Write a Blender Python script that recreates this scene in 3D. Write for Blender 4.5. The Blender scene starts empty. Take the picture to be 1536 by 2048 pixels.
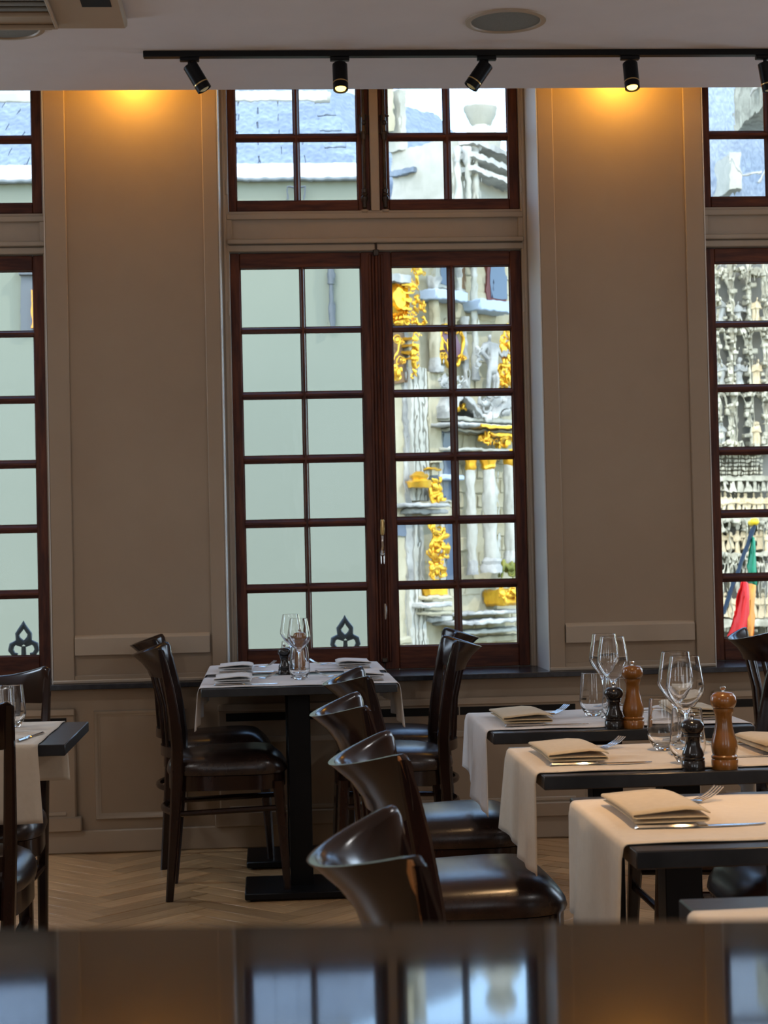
import bpy, bmesh, math, random
import numpy as np
from mathutils import Vector, Matrix
PI = math.pi
C = bpy.context.scene.collection
SC = bpy.context.scene
rnd = random.Random(7)

# ------------------------------------------------------------------ camera
CAM_H, F_PX, YAW, PITCH, ROLL = 1.21, 3550.0, 0.06726749, 0.01956787, -0.0221279
fw = Vector((math.sin(YAW)*math.cos(PITCH), math.cos(YAW)*math.cos(PITCH), math.sin(PITCH)))
r0 = Vector((math.cos(YAW), -math.sin(YAW), 0)); u0 = r0.cross(fw)
rt = r0*math.cos(ROLL)+u0*math.sin(ROLL); up = -r0*math.sin(ROLL)+u0*math.cos(ROLL)
cd = bpy.data.cameras.new('camera'); cam = bpy.data.objects.new('camera', cd); C.objects.link(cam)
M = Matrix.Identity(4)
for i in range(3):
    M[i][0] = rt[i]; M[i][1] = up[i]; M[i][2] = -fw[i]
M[2][3] = CAM_H
cam.matrix_world = M
cd.sensor_fit = 'VERTICAL'; cd.sensor_height = 36.0; cd.lens = F_PX/2048*36
cd.clip_start = 0.05; cd.clip_end = 400
cd.dof.use_dof = True; cd.dof.focus_distance = 4.6; cd.dof.aperture_fstop = 12
SC.camera = cam

# ------------------------------------------------------------------ sky, sun, large lights, exposure
w = bpy.data.worlds.new('world'); SC.world = w; w.use_nodes = True
nt = w.node_tree; nt.nodes.clear()
wo = nt.nodes.new('ShaderNodeOutputWorld'); wb = nt.nodes.new('ShaderNodeBackground'); ws = nt.nodes.new('ShaderNodeTexSky')
ws.sky_type = 'NISHITA'; ws.sun_disc = False; ws.sun_elevation = math.radians(48); ws.sun_rotation = math.radians(200)
ws.air_density = 1.0; ws.dust_density = 1.2; ws.ozone_density = 1.6
nt.links.new(ws.outputs[0], wb.inputs[0]); nt.links.new(wb.outputs[0], wo.inputs[0])
wb.inputs[1].default_value = 0.70

def light(kind, name, loc, energy, color=(1, 1, 1), target=None, **kw):
    ld = bpy.data.lights.new(name, kind); ld.energy = energy; ld.color = color
    for k, v in kw.items(): setattr(ld, k, v)
    o = bpy.data.objects.new(name, ld); C.objects.link(o); o.location = loc
    if target is not None:
        o.rotation_euler = (Vector(target)-Vector(loc)).to_track_quat('-Z', 'Y').to_euler()
    return o
light('SUN', 'sun', (14, -8, 14), 1.7, (1, .93, .80), target=(0, 0, 0), angle=math.radians(1.5))
# added fill lights at the back wall, cool and unseen behind the camera
for wx in (-2.2, 1.0, 4.0):
    light('AREA', 'back_fill', (wx, -3.3, 1.75), 24, (.84, .92, 1), target=(wx, 5, 1.6), shape='RECTANGLE', size=1.3, size_y=2.2)
for wx in (-3.55, 4.65):   # added cool fill lights, unseen left and right of the frame
    light('AREA', 'side_fill', (wx, 7.2, 2.0), 78, (.64, .81, 1), target=(wx*.15, 3.0, .5), shape='RECTANGLE', size=1.2, size_y=2.4)
for cx, cy in ((-2.3, 1.0), (2.6, 1.0), (-2.3, 4.2), (2.9, 4.2)):  # round fill lights added under the ceiling, out of view
    light('AREA', 'ceiling_fill', (cx, cy, 2.98), 11, (1, .99, .98), target=(cx, cy, 0), shape='DISK', size=.35)
for cx, cy in ((.75, 2.3), (.75, 3.3)):
    light('SPOT', 'table_spot', (cx, cy, 2.9), 72, (1, .62, .30), target=(cx+.05, cy+.3, .74), spot_size=math.radians(50), spot_blend=.8, shadow_soft_size=.05)
for cx in (-.50, 1.50):
    light('POINT', 'cove_lamp', (cx, 7.16, 3.15), 4.6, (1, .50, .06), shadow_soft_size=.03)
vs = SC.view_settings
vs.view_transform = 'Standard'; vs.look = 'None'; vs.gamma = 1; vs.use_curve_mapping = False; vs.exposure = 0.16
cy_ = SC.cycles
cy_.max_bounces = 14; cy_.transmission_bounces = 14; cy_.transparent_max_bounces = 12; cy_.diffuse_bounces = 4; cy_.glossy_bounces = 5
cy_.sample_clamp_indirect = 6; cy_.blur_glossy = 1.0; cy_.caustics_reflective = False
cy_.use_denoising = True

# ------------------------------------------------------------------ helpers
def at(px, py, ax, val):
    """point of the place seen at a point of the 1536x2048 photograph, on the plane ax = val"""
    d = fw*F_PX+rt*(px-768)-up*(py-1024); o = Vector((0, 0, CAM_H)); i = 'XYZ'.index(ax)
    return o+d*((val-o[i])/d[i])

class MB:
    def __init__(s): s.bm = bmesh.new()
    def box(s, x0, x1, y0, y1, z0, z1, bev=0, m=None, seg=1):
        vs_ = bmesh.ops.create_cube(s.bm, size=1)['verts']
        bmesh.ops.scale(s.bm, verts=vs_, vec=(abs(x1-x0), abs(y1-y0), abs(z1-z0)))
        bmesh.ops.translate(s.bm, verts=vs_, vec=((x0+x1)/2, (y0+y1)/2, (z0+z1)/2))
        if bev:
            es = list({e for v in vs_ for e in v.link_edges})
            r = bmesh.ops.bevel(s.bm, geom=es, offset=bev, segments=seg, affect='EDGES', profile=.5)
            vs_ = list({v for f in r['faces'] for v in f.verts} | {v for v in vs_ if v.is_valid})
        if m is not None: bmesh.ops.transform(s.bm, matrix=m, verts=vs_)
        return s
    def loft(s, rings, caps=True, closed=True, loop=False):
        R = [[s.bm.verts.new(p) for p in ring] for ring in rings]
        n = len(R[0]); prs = list(zip(R, R[1:]))
        if loop: prs.append((R[-1], R[0]))
        for a, b in prs:
            for i in range(n if closed else n-1):
                j = (i+1) % n
                try: s.bm.faces.new((a[i], a[j], b[j], b[i]))
                except ValueError: pass
        if caps and closed and not loop:
            for q in (R[0][::-1], R[-1]):
                try: s.bm.faces.new(q)
                except ValueError: pass
        return s
    def lathe(s, prof, n=28, cx=0, cy=0, cz=0, a=1.0):
        rings = []
        for r, z in prof:
            r = max(r, 1e-5)
            rings.append([(cx+r*math.cos(2*PI*k/n), cy+a*r*math.sin(2*PI*k/n), cz+z) for k in range(n)])
        return s.loft(rings)
    def tube(s, pts, r, n=8, flat=1.0, caps=True):
        pts = [Vector(p) for p in pts]; rings = []; k = len(pts)
        rr = r if hasattr(r, '__len__') else [r]*k
        prev = None
        for i, p in enumerate(pts):
            t = (pts[min(i+1, k-1)]-pts[max(i-1, 0)]).normalized()
            ref = prev if prev is not None else (Vector((0, 0, 1)) if abs(t.z) < .9 else Vector((0, 1, 0)))
            a = (ref-t*ref.dot(t)).normalized(); b = t.cross(a); prev = a
            rings.append([p+a*rr[i]*math.cos(2*PI*j/n)+b*rr[i]*flat*math.sin(2*PI*j/n) for j in range(n)])
        return s.loft(rings, caps=caps)
    def bar(s, pts, wx, wy, bev=.15):
        """post of chamfered rectangular section through pts (mostly vertical); wx, wy lists of widths"""
        rings = []
        for i, p in enumerate(pts):
            a = (wx[i] if hasattr(wx, '__len__') else wx)/2; b = (wy[i] if hasattr(wy, '__len__') else wy)/2; c = min(a, b)*bev*2
            q = [(a, b-c), (a-c, b), (-a+c, b), (-a, b-c), (-a, -b+c), (-a+c, -b), (a-c, -b), (a, -b+c)]
            rings.append([(p[0]+u, p[1]+v, p[2]) for u, v in q])
        return s.loft(rings)
    def ball(s, c, r, seg=10, sc=(1, 1, 1), m=None):
        v = bmesh.ops.create_uvsphere(s.bm, u_segments=seg, v_segments=max(5, seg*2//3), radius=r)['verts']
        bmesh.ops.scale(s.bm, verts=v, vec=sc)
        if m is not None: bmesh.ops.transform(s.bm, matrix=m, verts=v)
        bmesh.ops.translate(s.bm, verts=v, vec=c)
        return s
    def prism(s, pts2, y0, y1):
        """polygon in x,z extruded along y"""
        return s.loft([[(x, y0, z) for x, z in pts2], [(x, y1, z) for x, z in pts2]])

def obj(name, mb, mat, parent=None, smooth=True, kind=None, label=None, loc=None, ang=38):
    me = bpy.data.meshes.new(name)
    bmesh.ops.recalc_face_normals(mb.bm, faces=mb.bm.faces)
    mb.bm.to_mesh(me); mb.bm.free()
    me.materials.append(mat)
    if smooth:
        me.shade_smooth(); me.set_sharp_from_angle(angle=math.radians(ang))
    o = bpy.data.objects.new(name, me); C.objects.link(o)
    if parent is not None: o.parent = parent
    if loc: o.location = loc
    if kind: o['kind'] = kind
    if label: o['label'] = label
    return o
def inst(name, src, parent, loc, rot=(0, 0, 0), scale=(1, 1, 1)):
    o = bpy.data.objects.new(name, src.data); C.objects.link(o); o.parent = parent
    o.location = loc; o.rotation_euler = rot; o.scale = scale
    return o
def tag(o, label, cat, group=None):
    o['label'] = label; o['category'] = cat
    if group: o['group'] = group
    return o
def thing(name, label, cat, loc=(0, 0, 0), rz=0, group=None):
    o = bpy.data.objects.new(name, None); C.objects.link(o); o.location = loc; o.rotation_euler = (0, 0, rz)
    o.empty_display_size = .05
    return tag(o, label, cat, group)
def struct(name, loc=(0, 0, 0)):
    o = bpy.data.objects.new(name, None); C.objects.link(o); o.location = loc; o['kind'] = 'structure'; o.empty_display_size = .05
    return o
KIDS = {}
def dup(root, loc, rz=0, label=None, scale=None):
    def cp(o, par):
        c = o.copy(); C.objects.link(c)
        if par is not None: c.parent = par
        for ch in [x for x in bpy.data.objects if x.parent == o]: cp(ch, c)
        return c
    r = cp(root, None); r.location = loc; r.rotation_euler = (0, 0, rz)
    if label: r['label'] = label
    if scale: r.scale = scale
    return r

# ------------------------------------------------------------------ materials
def mat(name, col, rough=.5, metal=0, spec=.5, noise=None, bump=None, coat=0, sheen=0, col2=None, scale=(1, 1, 1), nscale=8, detail=5, vari=.0, coords='Object', emis=None, coat_rough=.1):
    m = bpy.data.materials.new(name); m.use_nodes = True; t = m.node_tree; L = t.links
    b = t.nodes['Principled BSDF']
    b.inputs['Base Color'].default_value = (*col, 1); b.inputs['Roughness'].default_value = rough
    b.inputs['Metallic'].default_value = metal; b.inputs['Specular IOR Level'].default_value = spec
    b.inputs['Coat Weight'].default_value = coat; b.inputs['Coat Roughness'].default_value = coat_rough
    b.inputs['Sheen Weight'].default_value = sheen
    if emis: b.inputs['Emission Color'].default_value = (*emis[0], 1); b.inputs['Emission Strength'].default_value = emis[1]
    if col2 or bump or vari:
        tc = t.nodes.new('ShaderNodeTexCoord'); mp = t.nodes.new('ShaderNodeMapping'); mp.inputs['Scale'].default_value = scale
        L.new(tc.outputs[coords], mp.inputs['Vector'])
        n = t.nodes.new('ShaderNodeTexNoise'); n.inputs['Scale'].default_value = nscale; n.inputs['Detail'].default_value = detail; n.inputs['Roughness'].default_value = .6
        L.new(mp.outputs[0], n.inputs['Vector'])
        src = None
        if col2:
            cr = t.nodes.new('ShaderNodeValToRGB'); cr.color_ramp.elements[0].position = .35; cr.color_ramp.elements[1].position = .68
            cr.color_ramp.elements[0].color = (*col, 1); cr.color_ramp.elements[1].color = (*col2, 1)
            L.new(n.outputs['Fac'], cr.inputs[0]); src = cr.outputs[0]
        if vari:
            oi = t.nodes.new('ShaderNodeObjectInfo'); hs = t.nodes.new('ShaderNodeHueSaturation')
            ma = t.nodes.new('ShaderNodeMapRange'); ma.inputs['To Min'].default_value = 1-vari; ma.inputs['To Max'].default_value = 1+vari
            L.new(oi.outputs['Random'], ma.inputs['Value']); L.new(ma.outputs[0], hs.inputs['Value'])
            if src: L.new(src, hs.inputs['Color'])
            else: hs.inputs['Color'].default_value = (*col, 1)
            src = hs.outputs[0]
        if src: L.new(src, b.inputs['Base Color'])
        if bump:
            bp = t.nodes.new('ShaderNodeBump'); bp.inputs['Strength'].default_value = bump; bp.inputs['Distance'].default_value = .002
            L.new(n.outputs['Fac'], bp.inputs['Height']); L.new(bp.outputs[0], b.inputs['Normal'])
    return m
def glass_mat(name, ior, col=(1, 1, 1), bump=0, nscale=3, scale=(1, 1, 1), dist=.02):
    m = bpy.data.materials.new(name); m.use_nodes = True; t = m.node_tree; t.nodes.clear(); L = t.links
    o = t.nodes.new('ShaderNodeOutputMaterial'); g = t.nodes.new('ShaderNodeBsdfGlass')
    g.inputs['IOR'].default_value = ior; g.inputs['Color'].default_value = (*col, 1); g.inputs['Roughness'].default_value = 0
    L.new(g.outputs[0], o.inputs[0])
    if bump:
        tc = t.nodes.new('ShaderNodeTexCoord'); mp = t.nodes.new('ShaderNodeMapping'); mp.inputs['Scale'].default_value = scale
        n = t.nodes.new('ShaderNodeTexNoise'); n.inputs['Scale'].default_value = nscale; n.inputs['Detail'].default_value = .6; n.inputs['Distortion'].default_value = .3
        bp = t.nodes.new('ShaderNodeBump'); bp.inputs['Strength'].default_value = bump; bp.inputs['Distance'].default_value = dist
        L.new(tc.outputs['Object'], mp.inputs[0]); L.new(mp.outputs[0], n.inputs['Vector']); L.new(n.outputs['Fac'], bp.inputs['Height']); L.new(bp.outputs[0], g.inputs['Normal'])
    return m
WALL = mat('taupe_paint', (.37, .275, .19), .55, col2=(.395, .30, .21), nscale=2.5, bump=.15)
TRIMP = mat('taupe_gloss_paint', (.43, .34, .25), .42, col2=(.46, .365, .27), nscale=6, bump=.05)
CEIL = mat('ceiling_paint', (.80, .765, .79), .7, col2=(.83, .795, .82), nscale=5, bump=.15)
SASHW = mat('mahogany', (.055, .014, .009), .5, col2=(.17, .048, .020), spec=.25, nscale=5, scale=(9, 9, .9), bump=.25, coat=.06, coat_rough=.3)
SASHH = mat('mahogany_crosswise', (.055, .014, .009), .5, col2=(.17, .048, .020), spec=.25, nscale=5, scale=(.9, 9, 9), bump=.25, coat=.06, coat_rough=.3)
PANE = glass_mat('wavy_window_glass', 1.10, (.975, 1, .985), bump=.35, nscale=20, scale=(1.5, 30, .8), dist=.0013)
SILL = mat('black_sill', (.014, .014, .018), .22, col2=(.03, .03, .036), nscale=30, bump=.05)
IRON = mat('old_iron', (.05, .04, .035), .38, metal=.75, col2=(.09, .065, .05), nscale=30, bump=.1)
CHROME = mat('steel', (.75, .74, .72), .13, metal=1)
BRASS = mat('brass', (.75, .52, .22), .3, metal=1)
BLACK = mat('black_metal', (.006, .006, .007), .4, spec=.2)
BLACKST = mat('black_wood_grain', (.008, .008, .009), .30, col2=(.022, .022, .025), nscale=9, scale=(2, 26, 2), bump=.3, spec=.6)
CHAIRW = mat('dark_stained_wood', (.013, .0055, .004), .17, col2=(.026, .010, .007), nscale=6, scale=(4, 4, 1), spec=.45)
LEATHER = mat('dark_brown_leather', (.020, .011, .009), .27, col2=(.034, .018, .013), nscale=20, bump=.12, spec=.6)
CHIP = mat('bare_wood', (.42, .15, .035), .6, col2=(.55, .24, .07), nscale=40)
LINEN = mat('linen', (.77, .75, .75), .85, col2=(.81, .79, .79), nscale=60, scale=(1, 1, 1), bump=.2, sheen=.2)
LINEN_WARM = mat('warm_lit_linen', (.74, .63, .49), .85, col2=(.78, .67, .53), nscale=60, bump=.2, sheen=.2)  # the linen again, with warm lamp light put into its colour
NAPK_LIT = mat('daylit_napkin_cloth', (.80, .79, .80), .85, col2=(.82, .80, .78), nscale=80, bump=.2, sheen=.2)  # same napkin cloth, cool window light put into its paler colour
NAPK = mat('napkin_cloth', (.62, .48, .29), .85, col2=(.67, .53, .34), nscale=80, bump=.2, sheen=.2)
GLASS = glass_mat('clear_glass', 1.45)
MILLW = mat('varnished_beech', (.22, .080, .012), .26, col2=(.31, .125, .022), nscale=5, scale=(6, 6, 1.2), coat=.5)
MILLB = mat('black_lacquer', (.012, .011, .012), .22, coat=.5)
OAK = mat('oak_plank', (.42, .235, .105), .33, col2=(.62, .40, .20), nscale=4, scale=(1.2, 14, 1), bump=.2, vari=.28, coords='Object')
OAKF = mat('oak_floor', (.42, .235, .105), .33, col2=(.62, .40, .20), nscale=4, scale=(1.2, 14, 1), bump=.2)
COUNTER = mat('black_lacquered_counter', (.008, .008, .009), .045, spec=.85)
LINING_LIT = mat('window_lit_paint', (.66, .64, .62), .5)  # window light on the reveals put into a lighter paint colour
WHITEP = mat('white_plastic', (.55, .52, .49), .5)
GREYM = mat('grey_mesh', (.20, .21, .20), .7, col2=(.26, .27, .26), nscale=300)
DARK = mat('dark_gap', (.01, .009, .008), .9)
BULB = mat('lit_bulb', (1, .8, .4), .3, emis=((1, .60, .12), 5))
# outside
RENDER = mat('pale_green_render', (.19, .213, .165), .9, col2=(.203, .226, .176), nscale=.6, bump=.1)
SLATE = mat('slate', (.13, .165, .21), .6, col2=(.25, .30, .35), nscale=3, scale=(6, 2, 2), bump=.3, vari=.12)
ZINC = mat('zinc', (.55, .60, .66), .45)
PIPE = mat('grey_pipe', (.085, .10, .11), .5)
STONE = mat('cream_stone', (.34, .305, .19), .9, col2=(.54, .50, .36), nscale=1.4, bump=.4, vari=.10)
STONEG = mat('grey_stone', (.22, .225, .21), .9, col2=(.55, .55, .50), nscale=2.2, bump=.6, vari=.1)
STONEW = mat('white_stone', (.36, .36, .30), .85, col2=(.52, .515, .44), nscale=1.5, bump=.3)
GILT = mat('gilding', (.95, .58, .06), .3, metal=.75, col2=(.72, .36, .03), nscale=5, bump=.2)
BLUEP = mat('blue_grey_glass', (.09, .13, .19), .15)
BLUES = mat('blue_stone_sill', (.42, .52, .64), .6)
REDF = mat('dark_red_frame', (.12, .025, .02), .5)
PURPLE = mat('purple_panel', (.16, .09, .12), .5)
BROWNP = mat('brown_panel', (.22, .13, .06), .6)
GOTH = mat('gothic_stone', (.26, .245, .18), .9, col2=(.60, .565, .43), nscale=2.5, bump=.6, vari=.15)
SAINT = mat('saint_stone', (.55, .44, .26), .9, col2=(.72, .62, .42), nscale=3, bump=.3)
SHADOWSTONE = mat('niche_shadow_stone', (.17, .165, .14), .95)  # gothic stone darkened by painted niche shade
FR = mat('flag_red', (.75, .02, .02), .7); FG = mat('flag_green', (.01, .28, .14), .7); FY = mat('flag_orange', (.85, .32, .05), .7)
ASPH = mat('street_stone', (.16, .16, .15), .9, col2=(.22, .22, .2), nscale=3)

# ------------------------------------------------------------------ the room
W0 = 7.27            # face of the window wall
PF = 7.285           # face of its recessed fields
SY = 7.634           # sash plane
OPEN = [(-2.192, -.867), (-.163, 1.162), (1.855, 3.18)]
XL, XR, YB = -4.2, 5.6, -3.5
CZ = 3.015
# floor: sunk bed under the visible parquet, plain oak elsewhere
fl = struct('floor')
PX0, PX1, PY0, PY1 = -1.35, 1.75, 4.75, 7.27
obj('parquet_bed', MB().box(PX0, PX1, PY0, PY1, -.08, -.012), DARK, fl)
b = MB(); b.box(XL, XR, YB, PY0, -.08, 0); b.box(XL, PX0, PY0, 7.9, -.08, 0); b.box(PX1, XR, PY0, 7.9, -.08, 0); b.box(PX0, PX1, PY1, 7.9, -.08, 0)
obj('floor_surface', b, OAKF, fl)
PW, PL = .092, .46
pm = obj('plank', MB().box(0, PL-.0025, 0, PW-.0025, -.012, 0, .0012), OAK, fl)
first = True
c45 = math.cos(PI/4); cnt = 0
for i in range(-40, 60):
    for j in range(-12, 14):
        for kind in (0, 1):
            bx, by = i*PW+j*PL, i*PW-j*PL
            if kind: bx, by, a = bx+PL+PW, by+PW-PL, PI/2
            else: a = 0
            cxl, cyl = (bx+PL/2, by+PW/2) if not kind else (bx-PW/2, by+PL/2)
            X = (cxl*c45-cyl*c45)+.1; Y = (cxl*c45+cyl*c45)+6.0
            ext = .19
            if PX0+ext < X < PX1-ext and PY0+ext < Y < PY1-ext+.16:
                ox = (bx*c45-by*c45)+.1; oy = (bx*c45+by*c45)+6.0
                dz = rnd.uniform(-.0006, .0004)
                if first: pm.location = (ox, oy, dz); pm.rotation_euler = (0, 0, a+PI/4); first = False
                else: inst('plank', pm, fl, (ox, oy, dz), (0, 0, a+PI/4))
                cnt += 1
# edge strips that close the parquet
b = MB(); b.box(PX0, PX1, PY0, PY0+.09, -.012, -.001); b.box(PX0, PX0+.09, PY0, PY1, -.012, -.001); b.box(PX1-.09, PX1, PY0, PY1, -.012, -.001)
b.box(PX0, PX1, PY1-.3, PY1, -.012, -.0035); b.box(PX0, PX1, PY0, PY0+.3, -.012, -.0035); b.box(PX0, PX0+.3, PY0, PY1, -.012, -.0036); b.box(PX1-.3, PX1, PY0, PY1, -.012, -.0036)
obj('parquet_border', b, OAKF, fl)

ce = struct('ceiling')
obj('ceiling_slab', MB().box(XL, XR, YB, 6.95, CZ, CZ+.05), CEIL, ce)
b = MB(); b.box(XL, XR, 6.95, 8.0, 3.50, 3.56); b.box(XL, XR, 6.90, 6.95, CZ+.05, 3.5)
obj('cove', b, CEIL, ce)
for nm, bx in (('wall_left', (XL-.1, XL, YB, 7.9, 0, 3.5)), ('wall_right', (XR, XR+.1, YB, 7.9, 0, 3.5)), ('wall_back', (XL, XR, YB-.1, YB, 0, 3.5))):
    obj(nm, MB().box(*bx), WALL, kind='structure')
# window wall
wf = struct('wall_front')
b = MB(); xs = [XL]+[v for o_ in OPEN for v in o_]+[XR]
for k in range(0, len(xs), 2): b.box(xs[k], xs[k+1], PF, 7.88, 0, 3.5)
for a0, a1 in OPEN: b.box(a0, a1, PF, 7.88, 0, .66); b.box(a0, a1, PF+.1, 7.88, 3.36, 3.5)
obj('masonry', b, WALL, wf)
for k, (xa, xb) in enumerate(((-.867, -.163), (1.162, 1.855))):
    pa, pb = xa+.087, xb-.062 if k == 0 else xb-.078
    if k == 1: pa = xa+.066
    for (u, v) in ((xa, pa), (pb, xb)):
        b = MB().box(u, v, W0, PF, .683, 3.5, .003)
        obj('pier_stile', b, WALL, wf)
    b = MB(); b.box(pa, pb, W0+.002, PF, .683, .715, .002); obj('pier_rail', b, WALL, wf)
    # raised bar low on the pier
    x0, x1 = pa+.003, pb-.008
    b = MB(); z0, z1, d = .797, .878, .024
    b.loft([[(x0, PF, z0), (x1, PF, z0), (x1, PF, z1), (x0, PF, z1)], [(x0, PF-d, z0), (x1, PF-d, z0), (x1, PF-d, z1-.014), (x0, PF-d, z1-.014)]])
    obj('raised_bar', b, TRIMP, wf, smooth=False)
    b = MB().box(xa-.0, xb+.0, W0-.012, PF, .683, .697, .003); obj('skirting_bead', b, TRIMP, wf)
for xa, xb in ((XL, -2.192), (3.18, XR)):
    obj('pier_stile', MB().box(xa, xb, W0, PF, .683, 3.5), WALL, wf)
for a0, a1 in OPEN:   # reveal linings
    for u in (a0, a1):
        s_ = -1 if u == a0 else 1
        obj('reveal_lining', MB().box(u, u-s_*.004, W0, 7.66, .683, 3.36), LINING_LIT, wf)
# dado below the sill
def frame_moulding(x0, x1, z0, z1, wdt=.024, d=.014):
    b = MB()
    def ring(o, y): return [(x0+o, y, z0+o), (x1-o, y, z0+o), (x1-o, y, z1-o), (x0+o, y, z1-o)]
    y = W0
    b.loft([ring(0, y), ring(.004, y-d), ring(wdt*.5, y-d*.8), ring(wdt*.7, y-d*.35), ring(wdt, y-.002), ring(wdt+.001, y+.001)], caps=False)
    return b
dd = struct('trim_1')
obj('dado_face', MB().box(XL, XR, W0, PF, 0, .662), WALL, dd)
for x0, x1 in ((-.707, -.335), (1.37, 1.78)):
    obj('panel_moulding', frame_moulding(x0, x1, .132, .572), TRIMP, dd)
for x0, x1 in ((-2.2, -.78), (-.205, 1.292), (1.835, 3.3)):
    obj('radiator_case', MB().box(x0, x1, W0-.028, W0, .10, .585, .006), WALL, dd)
    b = MB(); b.box(x0+.03, x1-.03, W0-.034, W0-.028, .425, .452, .004); obj('case_rail', b, TRIMP, dd)
    b = MB(); b.box(x0+.04, x1-.04, W0-.032, W0-.027, .155, .172, .003); obj('case_rail', b, TRIMP, dd)
    b = MB(); b.box(x0-.02, x1+.02, W0-.045, W0, .092, .150, .004); obj('case_plinth', b, WALL, dd)
    obj('vent_slot', MB().box(x0+.032, x1-.034, W0-.0295, W0-.026, .515, .548), DARK, dd)
    n = 3; wv = (x1-x0-.07)/n
    for q in range(1, n): obj('vent_bar', MB().box(x0+.032+q*wv-.002, x0+.032+q*wv+.002, W0-.031, W0-.026, .515, .548), TRIMP, dd)
    obj('case_rail', MB().box(x0, x1, W0-.036, W0-.027, .556, .585, .004), TRIMP, dd)
obj('baseboard_front', MB().box(XL, XR, W0-.016, W0+.005, 0, .092, .005), TRIMP, kind='structure')
b = MB(); b.box(XL, XR, 7.205, 7.30, .662, .683, .002)
for a0, a1 in OPEN: b.box(a0, a1, 7.29, 7.64, .662, .683, .002)
obj('trim_2', b, SILL, kind='structure')

# ------------------------------------------------------------------ windows
COLS_L = [(-.084, .174), (.191, .435)]; COLS_R = [(.567, .813), (.839, 1.083)]
ROWS = [(.78, 1.027), (1.057, 1.306), (1.334, 1.581), (1.609, 1.857), (1.883, 2.14), (2.161, 2.418)]
UROWS = [(2.708, 2.968), (2.997, 3.235)]
def sash(parent, dx, x0, x1, z0, z1, cols, rows):
    Y0, Y1 = SY-.022, SY+.022
    s = obj('sash', MB().box(x0+dx, cols[0][0]+dx, Y0, Y1, z0, z1, .003).box(cols[-1][1]+dx, x1+dx, Y0, Y1, z0, z1, .003), SASHW, parent)
    zb, zt = rows[0][0], rows[-1][1]; xa, xb = cols[0][0]+dx, cols[-1][1]+dx
    obj('rail', MB().box(xa, xb, Y0, Y1, z0, zb, .003), SASHH, s)
    obj('rail', MB().box(xa, xb, Y0, Y1, zt, z1, .003), SASHH, s)
    for a, c in zip(rows, rows[1:]):
        m = (a[1]+c[0])/2; h = (c[0]-a[1])/2
        b = MB(); b.loft([[(xx, SY-.018, m-.004), (xx, SY-.006, m-h), (xx, SY+.016, m-h), (xx, SY+.016, m+h), (xx, SY-.006, m+h), (xx, SY-.018, m+.004)] for xx in (xa, xb)])
        obj('glazing_bar', b, SASHH, s, smooth=False)
    m = (cols[0][1]+cols[1][0])/2+dx; h = (cols[1][0]-cols[0][1])/2
    b = MB(); b.loft([[(m-.004, SY-.019, zz), (m-h, SY-.006, zz), (m-h, SY+.017, zz), (m+h, SY+.017, zz), (m+h, SY-.006, zz), (m+.004, SY-.019, zz)] for zz in (zb, zt)])
    obj('glazing_bar', b, SASHW, s, smooth=False)
    for c in cols:
        for r in rows:
            cx, cz = (c[0]+c[1])/2+dx, (r[0]+r[1])/2
            hw, hh = (c[1]-c[0])/2+.004, (r[1]-r[0])/2+.004
            p = obj('pane', MB().box(-hw, hw, -.002, .002, -hh, hh), PANE, s, smooth=False)
            p.location = (cx, SY+.004, cz)
            # bead of putty around the pane
            q = MB(); y = SY-.001
            def rg(o, yy): return [(cx-hw+o, yy, cz-hh+o), (cx+hw-o, yy, cz-hh+o), (cx+hw-o, yy, cz+hh-o), (cx-hw+o, yy, cz+hh-o)]
            q.loft([rg(.002, y), rg(.0085, y+.003)], caps=False)
            obj('putty_bead', q, SASHW, s, smooth=False)
    return s
def espagnolette(parent, x, dx):
    x += dx; y = SY-.034
    e = obj('bolt_rod', MB().tube([(x, y, 2.70), (x, y, 3.35)], .0075, 10), IRON, parent)
    b = MB(); b.box(x-.015, x+.015, y-.004, SY-.021, 2.985, 3.075, .004); b.tube([(x, y-.004, 3.0), (x, y-.008, 3.06)], [.010, .008], 8)
    b.ball((x+.002, y-.014, 3.035), .011, 10); b.tube([(x, y, 2.965), (x, y, 2.985)], [.011, .014], 10)
    for zz in (2.992, 3.068):
        for s_ in (-1, 1): b.ball((x+s_*.020, y+.004, zz), .004, 6)
    obj('lock_case', b, IRON, e)
    b = MB(); b.lathe([(.006, 2.755), (.012, 2.75), (.010, 2.735), (.015, 2.73), (.011, 2.722), (.016, 2.715), (.014, 2.70), (.008, 2.69), (.010, 2.672), (.004, 2.665)], 12, x, y)
    obj('bolt_foot', b, IRON, e)
    obj('bolt_keeper', MB().lathe([(.017, 2.662), (.018, 2.654), (.012, 2.645), (.009, 2.632), (.003, 2.628)], 12, x, y+.008), TRIMP, e)
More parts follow.
